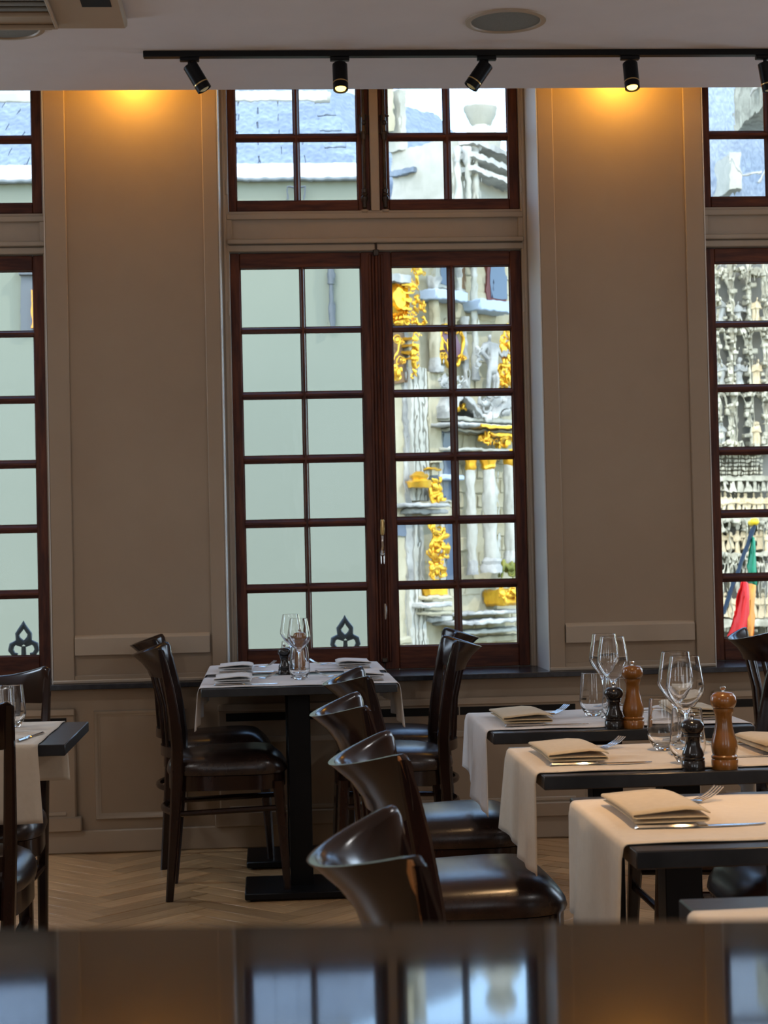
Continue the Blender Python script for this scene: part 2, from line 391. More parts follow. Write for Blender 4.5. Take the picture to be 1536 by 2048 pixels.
for n_, dx in ((1, -2.046), (2, 0), (3, 2.068)):
    wn = struct('window_%d' % n_)
    o0, o1 = OPEN[n_-1]
    f0, f1 = -.126+dx, 1.131+dx
    b = MB()
    for a, c in ((o0, f0-.001), (f1+.001, o1)):
        b.box(a, c, 7.585, 7.68, .683, 3.36, .003)
        mid = (a+c)/2; b.box(mid-.006, mid+.006, 7.578, 7.586, .683, 3.36, .002)
    b.box(o0, o1, 7.60, 7.68, 3.29, 3.36)
    obj('casing', b, TRIMP, wn)
    b = MB(); b.box(f0-.01, f1+.01, 7.598, 7.66, 2.484, 2.658)
    b.box(f0-.01, f1+.01, 7.582, 7.60, 2.621, 2.646, .003); b.box(f0-.01, f1+.01, 7.570, 7.60, 2.515, 2.537, .004); b.box(f0-.01, f1+.01, 7.584, 7.60, 2.484, 2.512, .003)
    for a in (f0-.01, f1-.012): b.box(a, a+.022, 7.584, 7.60, 2.537, 2.621, .002)
    obj('transom', b, TRIMP, wn)
    b = MB(); b.box(.485+dx, .524+dx, 7.595, 7.66, 2.655, 3.30, .003); obj('mullion', b, TRIMP, wn)
    sash(wn, dx, -.126, .5, .684, 2.481, COLS_L, ROWS)
    s2 = sash(wn, dx, .502, 1.131, .684, 2.481, COLS_R, ROWS)
    sash(wn, dx, -.126, .484, 2.661, 3.29, [(-.092, .16), (.181, .432)], UROWS)
    sash(wn, dx, .525, 1.131, 2.661, 3.29, [(.566, .81), (.836, 1.088)], UROWS)
    # meeting stile moulding with handle and keeper
    b = MB(); xm = .501+dx
    for q, (o, d) in enumerate(((-.026, .006), (-.012, .014), (.0, .020), (.012, .014), (.026, .006))):
        b.box(xm+o-.0065, xm+o+.0065, SY-.022-d, SY-.022, .715, 2.47, .003)
    ms = obj('meeting_stile', b, SASHW, wn)
    b = MB(); b.tube([(xm, SY-.045, 1.27), (xm, SY-.06, 1.245), (xm, SY-.065, 1.21), (xm-.001, SY-.052, 1.185)], [.007, .0055, .006, .009], 8)
    b.ball((xm, SY-.046, 1.178), .011, 8); b.box(xm-.010, xm+.010, SY-.05, SY-.04, 1.135, 1.195, .003)
    obj('handle', b, CHROME, ms)
    obj('handle_grip', MB().tube([(xm, SY-.062, 1.262), (xm+.001, SY-.068, 1.318), (xm+.001, SY-.068, 1.326)], [.0075, .0095, .007], 10), BRASS, ms)
    b = MB(); b.box(xm-.001, xm+.013, SY-.052, SY-.04, .905, .962, .003); b.tube([(xm+.006, SY-.05, .90), (xm+.006, SY-.05, .966)], .004, 6)
    obj('keeper', b, CHROME, ms)
    obj('bolt_rod', MB().tube([(xm, SY-.048, .72), (xm, SY-.048, 2.50)], .0055, 8), SASHW, ms)
    b = MB(); b.box(xm-.012, xm+.012, SY-.056, SY-.036, .715, .735, .003); b.box(xm-.012, xm+.012, SY-.056, SY-.03, 2.46, 2.487, .003); b.tube([(xm, SY-.05, 2.46), (xm, SY-.05, 2.535)], .006, 6)
    obj('bolt_guide', b, IRON, ms)
    espagnolette(wn, .458, dx); espagnolette(wn, .548, dx)
    for hz in (2.24, 1.0, 2.76):
        for hx in (f0-.008, f1+.008):
            obj('hinge', MB().tube([(hx, 7.583, hz-.03), (hx, 7.583, hz+.03)], .006, 8), TRIMP, wn)

# ------------------------------------------------------------------ ceiling fittings
tr = obj('track_rail', MB().box(-.402, 2.35, -.017, .017, -.022, 0, .002), BLACK); tr.location = (0, 6.415, CZ)
tag(tr, 'long straight black lighting track fixed under the ceiling in front of the windows', 'lighting track')
def spotlight(px, kind, lab):
    p = at(px, 108, 'Z', CZ-.02)
    t = thing('track_spotlight', lab, 'spotlight', (p.x, 6.415, CZ-.022), 0, 'black cylinder spotlights on the ceiling track')
    obj('adapter', MB().box(-.035, .035, -.012, .012, -.014, 0, .002).tube([(0, 0, -.012), (0, 0, -.032)], .007, 8), BLACK, t)
    R_, H_ = .0275, .105
    prof = [(R_-.003, 0), (R_, -.003), (R_, -H_), (R_-.003, -H_), (R_-.004, -H_+.02), (.001, -H_+.022)]
    b = MB().lathe(prof[::1], 24)
    tilt, yaw = kind
    m = Matrix.Rotation(yaw, 4, 'X') @ Matrix.Rotation(tilt, 4, 'Y')
    piv = Vector((0, 0, -.026))
    def place(mb, off=(0, 0, 0)):
        for v in mb.bm.verts: v.co = m @ (v.co+Vector(off)) + piv
        return mb
    lampc = obj('lamp_body', place(b), BLACK, t)
    lit = abs(tilt) < .05
    obj('lamp_ring', place(MB().lathe([(R_+.0008, -H_+.028), (R_+.0008, -H_+.024)], 24)), BRASS, lampc)
    obj('bulb', place(MB().lathe([(.020, -H_+.006), (.018, -H_+.002), (.010, -H_-.001), (.0, -H_-.001)], 16), ), BULB if lit else BRASS, lampc)
    return t
spotlight(378, (-.52, 0), 'black cylinder spotlight nearest the left end of the ceiling track, tilted')
spotlight(680, (0, -.30), 'upright black spotlight glowing yellow, above the left upper panes of the middle window')
spotlight(975, (.62, 0), 'tilted black spotlight below the round ceiling speaker, leaning left at its foot')
spotlight(1262, (0, -.30), 'upright black spotlight glowing yellow above the right wall pier')
spotlight(1532, (-.15, 0), 'black spotlight cut off by the right edge of the photo')
def speaker(x, y, lab):
    t = thing('ceiling_speaker', lab, 'speaker', (x, y, CZ), 0, 'round speakers in the ceiling')
    obj('rim', MB().lathe([(.140, 0), (.139, -.006), (.122, -.008), (.118, -.002), (.118, 0)], 48), TRIMP, t)
    obj('grille', MB().lathe([(.119, -.003), (.06, -.0045), (.001, -.005)], 48), GREYM, t)
speaker(.865, 6.043, 'round grey speaker in the ceiling above the right upper panes of the middle window')
speaker(-.855, 6.105, 'round grey speaker in the ceiling beside the air conditioner, cut by the left edge')
ac = thing('air_conditioner', 'pale ceiling air conditioner cassette in the top left corner', 'air conditioner', (-.845, 5.60, CZ))
obj('casing', MB().box(-.417, .417, -.417, .417, -.034, 0, .008), TRIMP, ac)
b = MB()
b.box(-.30, .19, .22, .23, -.05, -.034, .003); b.box(-.30, .19, .36, .37, -.05, -.034, .003); b.box(.18, .19, -.3, .37, -.05, -.034, .003)
obj('grille_frame', b, TRIMP, ac)
for q in range(9): obj('slat', MB().box(-.29, .18, -.28+q*.055, -.25+q*.055, -.043, -.036, .002), GREYM, ac)
obj('air_slot', MB().box(-.33, .165, .385, .400, -.0355, -.033), DARK, ac)
obj('air_flap', MB().box(-.33, .165, .402, .409, -.040, -.034, .001), TRIMP, ac)
obj('corner_vent', MB().box(.29, .385, .02, .17, -.0355, -.033), DARK, ac)

# ------------------------------------------------------------------ chairs (local: faces +x)
def superell(hx, hy, n, k, cx=0, wid=0):
    out = []
    for i in range(k):
        a = 2*PI*i/k; c, s = math.cos(a), math.sin(a)
        x = hx*math.copysign(abs(c)**(2/n), c); y = hy*math.copysign(abs(s)**(2/n), s)
        y *= 1+wid*x/hx
        out.append((cx+x, y))
    return out
def make_chair(label):
    t = thing('bistro_chair', label, 'chair', group='dark bistro chairs with brown leather seats')
    # leather cushion
    K = 40; rings = []
    for f, z in ((.90, .428), (.985, .433), (1.0, .446), (.985, .468), (.93, .486), (.80, .500), (.6, .508), (.35, .511), (.08, .512)):
        rings.append([(x, y, z + .035*x*min(1, max(0, (z-.43)/.05)) - (.05*((x-.13)/.08)**2*(z-.43)/.08 if x > .13 else 0)) for x, y in superell(.213*f, .207*f, 3.6, K, .0, .05)])
    s = obj('seat', MB().loft(rings), LEATHER, t)
    b = MB(); o = superell(.205, .20, 3.6, K, 0, .05); i_ = superell(.18, .175, 3.6, K, 0, .05)
    b.loft([[(x, y, .380) for x, y in o], [(x, y, .430) for x, y in o], [(x, y, .430) for x, y in i_], [(x, y, .380) for x, y in i_]], caps=False, loop=True)
    obj('seat_frame', b, CHAIRW, t)
    for sg in (-1, 1):
        # rear post, one bent piece from foot to top rail
        P = [(-.205, .168, 0), (-.192, .170, .15), (-.178, .174, .32), (-.170, .178, .44), (-.168, .182, .54), (-.177, .185, .64), (-.192, .188, .74), (-.208, .191, .82), (-.220, .193, .872)]
        b = MB(); b.bar([(x, sg*y, z) for x, y, z in P], [.026, .032, .038, .042, .042, .038, .034, .028, .016], [.026, .028, .030, .030, .028, .026, .024, .022, .018], .2)
        obj('rear_leg', b, CHAIRW, t)
        b = MB(); b.bar([(.205, sg*.174, 0), (.192, sg*.170, .22), (.178, sg*.166, .405)], [.024, .032, .040], [.024, .030, .036], .2)
        obj('front_leg', b, CHAIRW, t)
        b = MB(); b.tube([(-.175, sg*.172, .300), (.0, sg*.171, .306), (.188, sg*.169, .312)], [.010, .011, .010], 8, 1.3)
        obj('side_stretcher', b, CHAIRW, t)
    b = MB(); pts = [(-.178-.052*(1-q*q), q*.172, .305) for q in np.linspace(-1, 1, 13)]; b.tube(pts, .012, 8, .8)
    obj('rear_stretcher', b, CHAIRW, t)
    b = MB(); b.tube([(.187, -.168, .27), (.187, .168, .27)], .010, 8); obj('front_stretcher', b, CHAIRW, t)
    # lower back rail
    b = MB(); rings = []
    for q in np.linspace(-1, 1, 17):
        x = -.166-.060*(1-q*q); y = q*.180
        rings.append([(x-.009, y, .492), (x-.009, y, .527), (x+.009, y, .527), (x+.009, y, .492)])
    b.loft(rings); obj('lower_rail', b, CHAIRW, t)
    # deep curved top rail, flaring outwards to its upper edge
    rings = []
    for q in np.linspace(-1.04, 1.04, 33):
        c = max(0, 1-abs(q)**2.0); e = min(1, (1.04-abs(q))/.10)
        xt = -.212-.112*c; xb = -.202-.062*c; y = q*.192
        zt = .882-.036*c-.012*(1-e)**2; zb = .772+.02*(1-e)
        ring = []
        tn = Vector((-2*q*-.112, .192, 0)).normalized(); nx = Vector((tn.y, -tn.x, 0))    # across the rail
        prof = [(0, -.006), (.25, -.008), (.6, -.009), (.9, -.0105), (1.0, -.0075), (1.02, 0), (1.0, .0075), (.88, .008), (.6, .007), (.25, .007), (0, .006)]
        for h, o in prof:
            hh = min(h, 1.0); X = xb+(xt-xb)*(hh**1.7); Z = zb+(zt-zb)*h
            ring.append((X+nx.x*o*(-1), y+nx.y*o*(-1)*.6, Z))
        rings.append(ring)
    obj('top_rail', MB().loft(rings), CHAIRW, t, ang=50)
    # back slats
    for q in (-.6, -.2, .2, .6):
        c = 1-q*q; b = MB()
        x0, x1 = -.166-.060*c, -.200-.060*c
        b.bar([(x0, q*.178, .524), ((x0+x1)/2+.008, q*.182, .67), (x1, q*.186, .782)], [.009, .009, .009], [.026, .024, .026], .2)
        obj('slat', b, CHAIRW, t)
    return t
base_chair = make_chair('x')
CH = [
 (-.150, 6.37, 0, 'dark wooden bistro chair at the left front of the middle window table, facing right'),
 (-.205, 7.00, 0, 'dark bistro chair hidden behind the left front one, close to the wall'),
 (.435, 6.33, PI, 'dark bistro chair at the right front of the middle window table, facing left'),
 (.50, 6.94, PI, 'dark bistro chair behind the right front one, nearest the middle window'),
 (.475, 4.74, 0, 'farthest of the row of four chairs seen from behind, at the farthest right table'),
 (.420, 3.88, 0, 'second farthest of the row of four chairs seen from behind'),
 (.430, 3.01, 0, 'second nearest of the row of four chairs, small chip on its top rail'),
 (.372, 2.08, 0, 'nearest of the row of four chairs, top rail with a long bare wood chip'),
 (2.00, 6.35, 0, 'dark chair in front of the right window, cut off by the right edge'),
 (-.775, 4.27, PI/2, 'dark chair at the near side of the left table, cut by the left edge'),
 (-.84, 5.08, -PI/2, 'dark chair at the far side of the left table, its back to the window'),
 (1.17, 4.62, PI, 'dark chair tucked under the right side of the farthest right table'),
 (1.17, 3.79, PI, 'dark chair tucked under the right side of the second farthest right table'),
]
chairs = []
for k, (x, y, a, l) in enumerate(CH):
    if k == 0:
        o = base_chair; o.location = (x, y, 0); o.rotation_euler = (0, 0, a); o['label'] = l
    else: o = dup(base_chair, (x, y, 0), a, l)
    chairs.append(o)
def chip(ch, ln, wd):
    b = MB(); pts = []
    for k in range(7):
        f = k/6; pts.append((-.226+.012*f, -.199-.0018, .878-ln*f))
    rr = [wd*.5, wd, wd*.75, wd*.3, wd*.16, wd*.14, wd*.08]
    rings = [[(p[0]-r, p[1]+.0015, p[2]), (p[0]-r*.3, p[1]-.0012, p[2]), (p[0]+r*.6, p[1]-.0012, p[2]), (p[0]+r, p[1]+.0015, p[2])] for p, r in zip(pts, rr)]
    obj('chipped_patch', MB().loft(rings), CHIP, ch, label='bare orange wood where the varnish is chipped')
chip(chairs[7], .075, .0055); chip(chairs[6], .04, .0035)

# ------------------------------------------------------------------ tables
def make_table(label, x0, x1, y0, y1, foot=(.40, .33)):
    cx, cy = (x0+x1)/2, (y0+y1)/2
    t = thing('restaurant_table', label, 'table', (cx, cy, 0), 0, 'black pedestal tables')
    hx, hy = (x1-x0)/2, (y1-y0)/2
    obj('table_top', MB().box(-hx, hx, -hy, hy, .717, .745, .002), BLACKST, t)
    obj('mounting_plate', MB().box(-.16, .16, -.16, .16, .705, .717), BLACK, t)
    obj('column', MB().box(-.040, .040, -.040, .040, .027, .706, .003), BLACK, t)
    b = MB(); b.box(-foot[0]/2, foot[0]/2, -foot[1]/2, foot[1]/2, .006, .030, .004)
    ft = obj('foot_plate', b, BLACK, t)
    for sx in (-1, 1):
        for sy in (-1, 1): obj('glide', MB().lathe([(.014, 0), (.014, .007)], 10, sx*(foot[0]/2-.03), sy*(foot[1]/2-.03)), BLACK, ft)
    return t
TX0, TX1 = .545, 1.205
make_table('black pedestal table before the middle window, nearer of its pair', -.225, .436, 5.995, 6.60)
make_table('black pedestal table before the middle window, against the sill', -.225, .436, 6.625, 7.205)
TA, TB, TC, TD = (4.35, 4.90), (3.52, 4.045), (2.64, 3.22), (1.72, 2.28)
make_table('black table of the right row, farthest from the camera', TX0+.005, TX1, *TA)
make_table('black table of the right row, second farthest, with mills on its front edge', TX0, TX1, *TB)
make_table('black table of the right row, second nearest, cutlery at its left', TX0, TX1, *TC)
make_table('black table corner at the bottom right, nearest of the right row', TX0-.02, TX1-.02, *TD)
make_table('black table with a bare right end at the left edge of the photo', -1.16, -.497, 4.385, 4.965)

# ------------------------------------------------------------------ linen
def runner(label, x0, x1, y0, y1, hangl, hangr, axis='x', seed=1, skew=0.0, matl=None):
    """cloth strip over a table: along x with both ends hanging (or along y)"""
    r = random.Random(seed); ph = [r.uniform(0, 6.28) for _ in range(6)]
    T = .7475; R_ = .010
    L = x1-x0; path = []
    nh = 14
    for k in range(nh): path.append((x0-R_, T-R_-hangl*(1-k/nh), -1, 1-k/nh))
    for k in range(6):
        a = PI-(PI/2)*k/5; path.append((x0+R_*math.cos(a)+0, T-R_+R_*math.sin(a), -1, 0))
    for k in range(1, 24): path.append((x0+L*k/24, T, 0, 0))
    for k in range(6):
        a = PI/2-(PI/2)*k/5; path.append((x1+R_*math.cos(a), T-R_+R_*math.sin(a), 1, 0))
    for k in range(1, nh+1): path.append((x1+R_, T-R_-hangr*(k/nh), 1, k/nh))
    NW = 22; bm = MB(); rows = []
    for (x, z, side, d) in path:
        row = []
        for j in range(NW+1):
            v = j/NW; y = y0+(y1-y0)*v
            off = 0; zz = z; yy = y
            if d > 0:
                off = side*(.002+d*(.008*math.sin(v*9+ph[0])+.005*math.sin(v*21+ph[1]))+.006*d)
                if side < 0: off = min(off, -.001)
                else: off = max(off, .001)
                h = hangl if side < 0 else hangr
                zz = z-d*h*(.10*math.sin(v*2.6+ph[2]+2)+skew*(v-.5))
                yy = y+d*(.012*math.sin(v*6+ph[3]))
            elif side == 0:
                zz = z+.0007*(1+math.sin(x*31+v*7+ph[4]))
                yy = y+.0015*math.sin(x*23+ph[5])
            row.append((x+off, yy, zz) if axis == 'x' else (yy, x+off, zz))
        rows.append(row)
    bm.loft(rows, caps=False, closed=False)
    o = obj('table_runner', bm, matl or LINEN, ang=80)
    sm = o.modifiers.new('thickness', 'SOLIDIFY'); sm.thickness = .0016; sm.offset = 0
    return tag(o, label, 'table runner', 'linen runners across the tables')
runner('white linen runner on the nearer table before the middle window, hanging at both ends', -.225, .436, 6.02, 6.50, .135, .14, seed=3, skew=-.2)
runner('white linen runner on the table against the middle window sill', -.225, .436, 6.66, 7.16, .12, .12, seed=4)
runner('white linen runner on the farthest table of the right row', TX0+.005, TX1, 4.40, 4.862, .165, .16, seed=5, skew=-.35)
runner('warm-lit linen runner on the second farthest table of the right row, long pointed drape', TX0, TX1, 3.56, 4.00, .185, .17, seed=6, skew=-.35, matl=LINEN_WARM)
runner('warm-lit linen runner on the second nearest table of the right row', TX0, TX1, 2.69, 3.16, .20, .17, seed=8, matl=LINEN_WARM)
runner('warm-lit linen runner on the nearest table corner at the bottom right', TX0-.02, TX1-.02, 1.76, 2.19, .20, .17, seed=9, matl=LINEN_WARM)
runner('warm-lit linen runner hanging from the front of the left table', 4.385, 4.965, -.955, -.562, .165, .14, axis='y', seed=10, matl=LINEN_WARM)

def napkin(x, y, ln, lab, rz=0, sx=1, fat=1.0, m_=None):
    """folded napkin: layers seen on the near edge, fold on the right"""
    th = .0016; path = []
    zs = [.0035, .0110, .0180]; W_ = .125
    path += [(0.004, zs[0]), (W_*.5, zs[0]), (W_-.006, zs[0]+.0005)]
    r = (zs[1]-zs[0])/2
    for k in range(1, 6): a = -PI/2+PI*k/6; path.append((W_-.006+r*1.6*math.cos(a), zs[0]+r+r*math.sin(a)))
    path += [(W_-.012, zs[1]), (W_*.5, zs[1]+.0003), (.008, zs[1]-.0002)]
    r = (zs[2]-zs[1])/2
    for k in range(1, 6): a = -PI/2+PI*k/6; path.append((.006-r*1.6*math.cos(a), zs[1]+r+r*math.sin(a)))
    path += [(.014, zs[2]), (W_*.35, zs[2]+.003*fat), (W_*.7, zs[2]+.0065*fat), (W_-.012, zs[2]+.0045*fat), (W_+.002, zs[2]-.001)]
    b = MB(); rows = []
    P = [Vector((p[0], 0, p[1])) for p in path]
    for j in range(9):
        v = j/8
        rows.append([(p.x+.004*math.sin(v*3), (v-.5)*ln, p.z*(1-.25*abs(v-.1))) for p in P])
    b.loft(rows, caps=False, closed=False)
    o = obj('napkin', b, m_ or NAPK, ang=60); o.location = (x, y, .7486+.006); o.rotation_euler = (0, 0, rz); o.scale = (sx, 1, 1)
    sm = o.modifiers.new('thickness', 'SOLIDIFY'); sm.thickness = .0020; sm.offset = 0
    return tag(o, lab, 'napkin', 'folded napkins')
def fork_mesh():
    b = MB(); rings = []
    for x, wd, z in ((0, .006, .003), (.006, .009, .003), (.05, .007, .0035), (.10, .0045, .0045), (.125, .0035, .005), (.138, .008, .0035), (.150, .0125, .0025), (.158, .0130, .0022)):
        rings.append([(x, -wd, z), (x, -wd*.5, z+.0022), (x, wd*.5, z+.0022), (x, wd, z), (x, wd*.5, z-.0006), (x, -wd*.5, z-.0006)])
    b.loft(rings)
    for k in range(4):
        y = -.0112+k*.0075
        b.loft([[(x, y-.0017, z), (x, y+.0017, z), (x, y+.0017, z+.0017), (x, y-.0017, z+.0017)] for x, z in ((.154, .0022), (.172, .0065), (.188, .013), (.203, .023))])
    return b
def knife_mesh():
    b = MB(); rings = []
    for x, wd, h in ((0, .003, .003), (.004, .0065, .0065), (.05, .006, .006), (.095, .0055, .0055), (.10, .0075, .0075), (.106, .006, .004)):
        rings.append([(x, -wd, h*.5), (x, -wd*.5, h), (x, wd*.5, h), (x, wd, h*.5), (x, wd*.5, .0004), (x, -wd*.5, .0004)])
    b.loft(rings)
    rings = []
    for x, a, c in ((.104, -.004, .006), (.13, -.006, .006), (.18, -.006, .006), (.205, -.003, .006), (.215, .003, .006)):
        rings.append([(x, a, .0022), (x, (a+c)/2, .0034), (x, c, .0034), (x, c, .0016), (x, a, .0016)])
    b.loft(rings)
    return b
fk = obj('fork', fork_mesh(), CHROME); kn = obj('knife', knife_mesh(), CHROME)
used = [False, False]
def cutlery(which, x, y, rz, lab, z=.7492):
    src = (fk, kn)[which]
    if used[which]: o = src.copy(); C.objects.link(o)
    else: o = src; used[which] = True
    o.location = (x, y, z); o.rotation_euler = (0, 0, rz)
    return tag(o, lab, ('fork', 'knife')[which], ('forks beside the napkins', 'knives beside the napkins')[which])
def setting(x, y, ln, where, mir=1, fr=.48, kx=0):
    napkin(x, y, ln, 'folded %s napkin %s' % ('daylight-tinted' if y > 5 else 'beige', where), 0, mir, m_=NAPK_LIT if y > 5 else NAPK)
    if mir > 0:
        cutlery(0, x+.035, y+ln*.5-.075, fr, 'steel fork beside the napkin %s' % where)
        cutlery(1, x+.002+kx, y-ln*.5-.004, 0.0, 'steel knife beside the napkin %s' % where, .7492)
    else:
        cutlery(0, x-.035, y+ln*.5-.06, PI-.3, 'steel fork beside the napkin %s' % where)
        cutlery(1, x-.002, y-ln*.5-.004, PI, 'steel knife beside the napkin %s' % where, .7492)
setting(.578, 2.955, .27, 'on the second nearest table of the right row')
setting(.575, 3.79, .28, 'on the second farthest table of the right row')
setting(.590, 4.60, .29, 'at the left of the farthest table of the right row')
setting(-.185, 6.22, .27, 'at the front left of the middle window table')
setting(-.185, 6.83, .27, 'at the back left of the middle window table')
setting(.400, 6.24, .25, 'at the front right of the middle window table', -1)
setting(.395, 6.90, .27, 'at the back right of the middle window table', -1)
setting(1.175, 3.83, .26, 'at the right of the second farthest right table', -1)
setting(1.175, 4.62, .27, 'at the right end of the farthest right table', -1)
cutlery(0, -.775, 4.62-.19, PI/2-.45, 'steel fork on the left table runner')
cutlery(1, -.62, 4.43, PI/2-.2, 'steel knife on the left table runner')

# ------------------------------------------------------------------ glasses and mills
def tumbler(x, y, lab, s=1.0):
    out = [(.0, .0), (.017, .0), (.021, .0015), (.0265, .010), (.0345, .024), (.0372, .034), (.0368, .045), (.0335, .082), (.0305, .113)]
    inn = [(.0294, .1135), (.0322, .082), (.0354, .045), (.0356, .035), (.033, .026), (.025, .015), (.018, .0105), (.0, .0095)]
    o = obj('tumbler', MB().lathe([(r*s, z*s) for r, z in out+inn], 40), GLASS, ang=28); o.location = (x, y, .7493)
    return tag(o, lab, 'glass', 'clear water tumblers')
def wineglass(x, y, lab):
    t = thing('wine_glass', lab, 'wine glass', (x, y, .7493), 0, 'clear wine glasses')
    out = [(.0, .0), (.033, .0), (.034, .001), (.030, .003), (.012, .006), (.0045, .010), (.0036, .03), (.0036, .072), (.005, .086), (.010, .094), (.022, .107), (.036, .127), (.0415, .139), (.0412, .147), (.037, .175), (.0305, .211)]
    inn = [(.0295, .2115), (.036, .175), (.040, .147), (.040, .140), (.035, .1285), (.021, .109), (.009, .0975), (.0, .0955)]
    obj('bowl', MB().lathe(out+inn, 44), GLASS, t, ang=28)
    return t
def mill(x, y, kind, lab):
    t = thing('pepper_mill' if kind == 'w' else 'salt_mill', lab, 'mill', (x, y, .7452), 0, 'grinders on the table edges')
    if kind == 'w':
        body = [(0, 0), (.0262, 0), (.0268, .002), (.0268, .019), (.0255, .0205), (.0268, .0225), (.0268, .026), (.0235, .029), (.0255, .036), (.0267, .045), (.0255, .056), (.0205, .074), (.0172, .090), (.0165, .100), (.0175, .110), (.0195, .1135), (.0205, .118), (.0205, .1225), (.0, .1225)]
        head = [(0, .1225), (.018, .1225), (.021, .1235), (.0255, .129), (.0270, .137), (.0255, .146), (.020, .153), (.010, .1555), (0, .1555)]
        z = .155; m_ = MILLW
    else:
        body = [(0, 0), (.0235, 0), (.0238, .0015), (.0235, .018), (.0222, .0195), (.0235, .021), (.0235, .024), (.021, .026), (.0225, .030), (.021, .036), (.0160, .047), (.0142, .056), (.0150, .064), (.0185, .068), (.0170, .0705), (.019, .073), (.0165, .0755), (.0, .0755)]
        head = [(0, .0755), (.019, .0755), (.0228, .081), (.0240, .087), (.0225, .094), (.0165, .1005), (.009, .1025), (0, .1025)]
        z = .102; m_ = MILLB
    obj('mill_body', MB().lathe(body, 36), m_, t, ang=45); obj('mill_head', MB().lathe(head, 36), m_, t, ang=50)
    obj('knob', MB().lathe([(0, z-.001), (.0035, z), (.003, z+.004), (.0055, z+.006), (.0062, z+.009), (.0045, z+.0115), (0, z+.012)], 16), CHROME, t)
def onT(px, Y): return at(px, 1440, 'Y', Y).x
wineglass(onT(1372, 3.77), 3.77, 'front wine glass on the second farthest table of the right row')
wineglass(onT(1354, 3.93), 3.93, 'wine glass just behind another on the second farthest right table')
tumbler(.862, 3.625, 'front water tumbler beside the black mill on the second farthest right table')
tumbler(.868, 3.87, 'water tumbler behind left on the second farthest table of the right row')
wineglass(onT(1228, 4.62), 4.62, 'front wine glass on the farthest table of the right row')
wineglass(onT(1212, 4.77), 4.77, 'wine glass just behind another on the farthest right table')
tumbler(.888, 4.50, 'front water tumbler behind the black mill on the farthest right table')
tumbler(.862, 4.68, 'leftmost water tumbler on the farthest table of the right row')
mill(.858, 4.382, 'k', 'small black salt mill on the farthest table of the right row')
mill(.906, 4.380, 'w', 'tall brown wooden mill on the farthest table of the right row')
mill(.855, 3.552, 'k', 'small black salt mill on the second farthest table of the right row')
mill(.920, 3.553, 'w', 'tall brown wooden mill on the second farthest table of the right row')
wineglass(onT(599, 6.36)+.004, 6.36, 'front wine glass on the middle window table')
wineglass(onT(584, 6.78)+.003, 6.78, 'wine glass farther back on the middle window table')
tumbler(.112, 6.27, 'front water tumbler on the middle window table')
tumbler(.085, 6.70, 'water tumbler farther back on the middle window table')
mill(.062, 6.545, 'k', 'small black salt mill on the middle window table')
mill(.120, 6.55, 'w', 'tall brown wooden mill seen through the glasses of the middle window table')
tumbler(onT(24, 4.82), 4.82, 'water tumbler at the left edge, nearer the bare table end', 1.0)
tumbler(onT(2, 4.70), 4.70, 'water tumbler cut off by the left edge of the photo', 1.0)

# ------------------------------------------------------------------ foreground counter
ct = thing('bar_counter', 'glossy black counter top across the bottom of the photo, reflecting the windows', 'counter', (0, .40, 0), math.radians(-6.5))
obj('counter_top', MB().box(-1.6, 1.6, -.38, .362, 1.010, 1.050, .004), COUNTER, ct, smooth=False)
obj('counter_body', MB().box(-1.55, 1.55, -.33, .30, .08, 1.010), BLACK, ct)
obj('kick_plate', MB().box(-1.5, 1.5, -.28, .26, 0, .08), BLACK, ct)

# ================================================================== outside
gr = thing('street', 'grey paved street outside', 'street', (0, 0, 0))
obj('paving', MB().box(-60, 80, 8.2, 120, -4.7, -4.5), ASPH, gr)
# balcony railing with fleur-de-lis finials
rl = thing('balcony_railing', 'black iron railing with fleur-de-lis finials outside the windows', 'railing', (0, 8.6, 0))
obj('hand_rail', MB().box(-3, 3.6, -.012, .012, .60, .62), PIPE, rl)
for q in range(0, 44): obj('baluster', MB().box(-3+q*.15-.006, -3+q*.15+.006, -.006, .006, -.2, .60), PIPE, rl)
def finial(x, z, s):
    b = MB()
    def st(pts, r): b.tube([(x+s*p[0], 0, z+s*p[1]) for p in pts], [s*q for q in r], 8)
    st([(0, 0), (0, .35)], [.09, .08])
    for g in (-1, 1):
        st([(0, .42), (g*.20, .62), (g*.22, .78), (g*.1, .95), (0, 1.12), (0, 1.25)], [.10, .10, .09, .085, .07, .01])
        st([(g*.05, .38), (g*.28, .48), (g*.42, .40), (g*.46, .22), (g*.36, .06), (g*.22, .04)], [.07, .095, .10, .095, .085, .07])
    return obj('finial', b, PIPE, rl)
for px in (691, 48):
    p = at(px, 1300 if px > 600 else 1312, 'Y', 8.6); finial(p.x, p.z, .135)
obj('finial_stem', MB().box(at(691, 1300, 'Y', 8.6).x-.01, at(691, 1300, 'Y', 8.6).x+.01, -.008, .008, .6, .76), PIPE, rl)
obj('finial_stem', MB().box(at(48, 1312, 'Y', 8.6).x-.01, at(48, 1312, 'Y', 8.6).x+.01, -.008, .008, .6, .76), PIPE, rl)

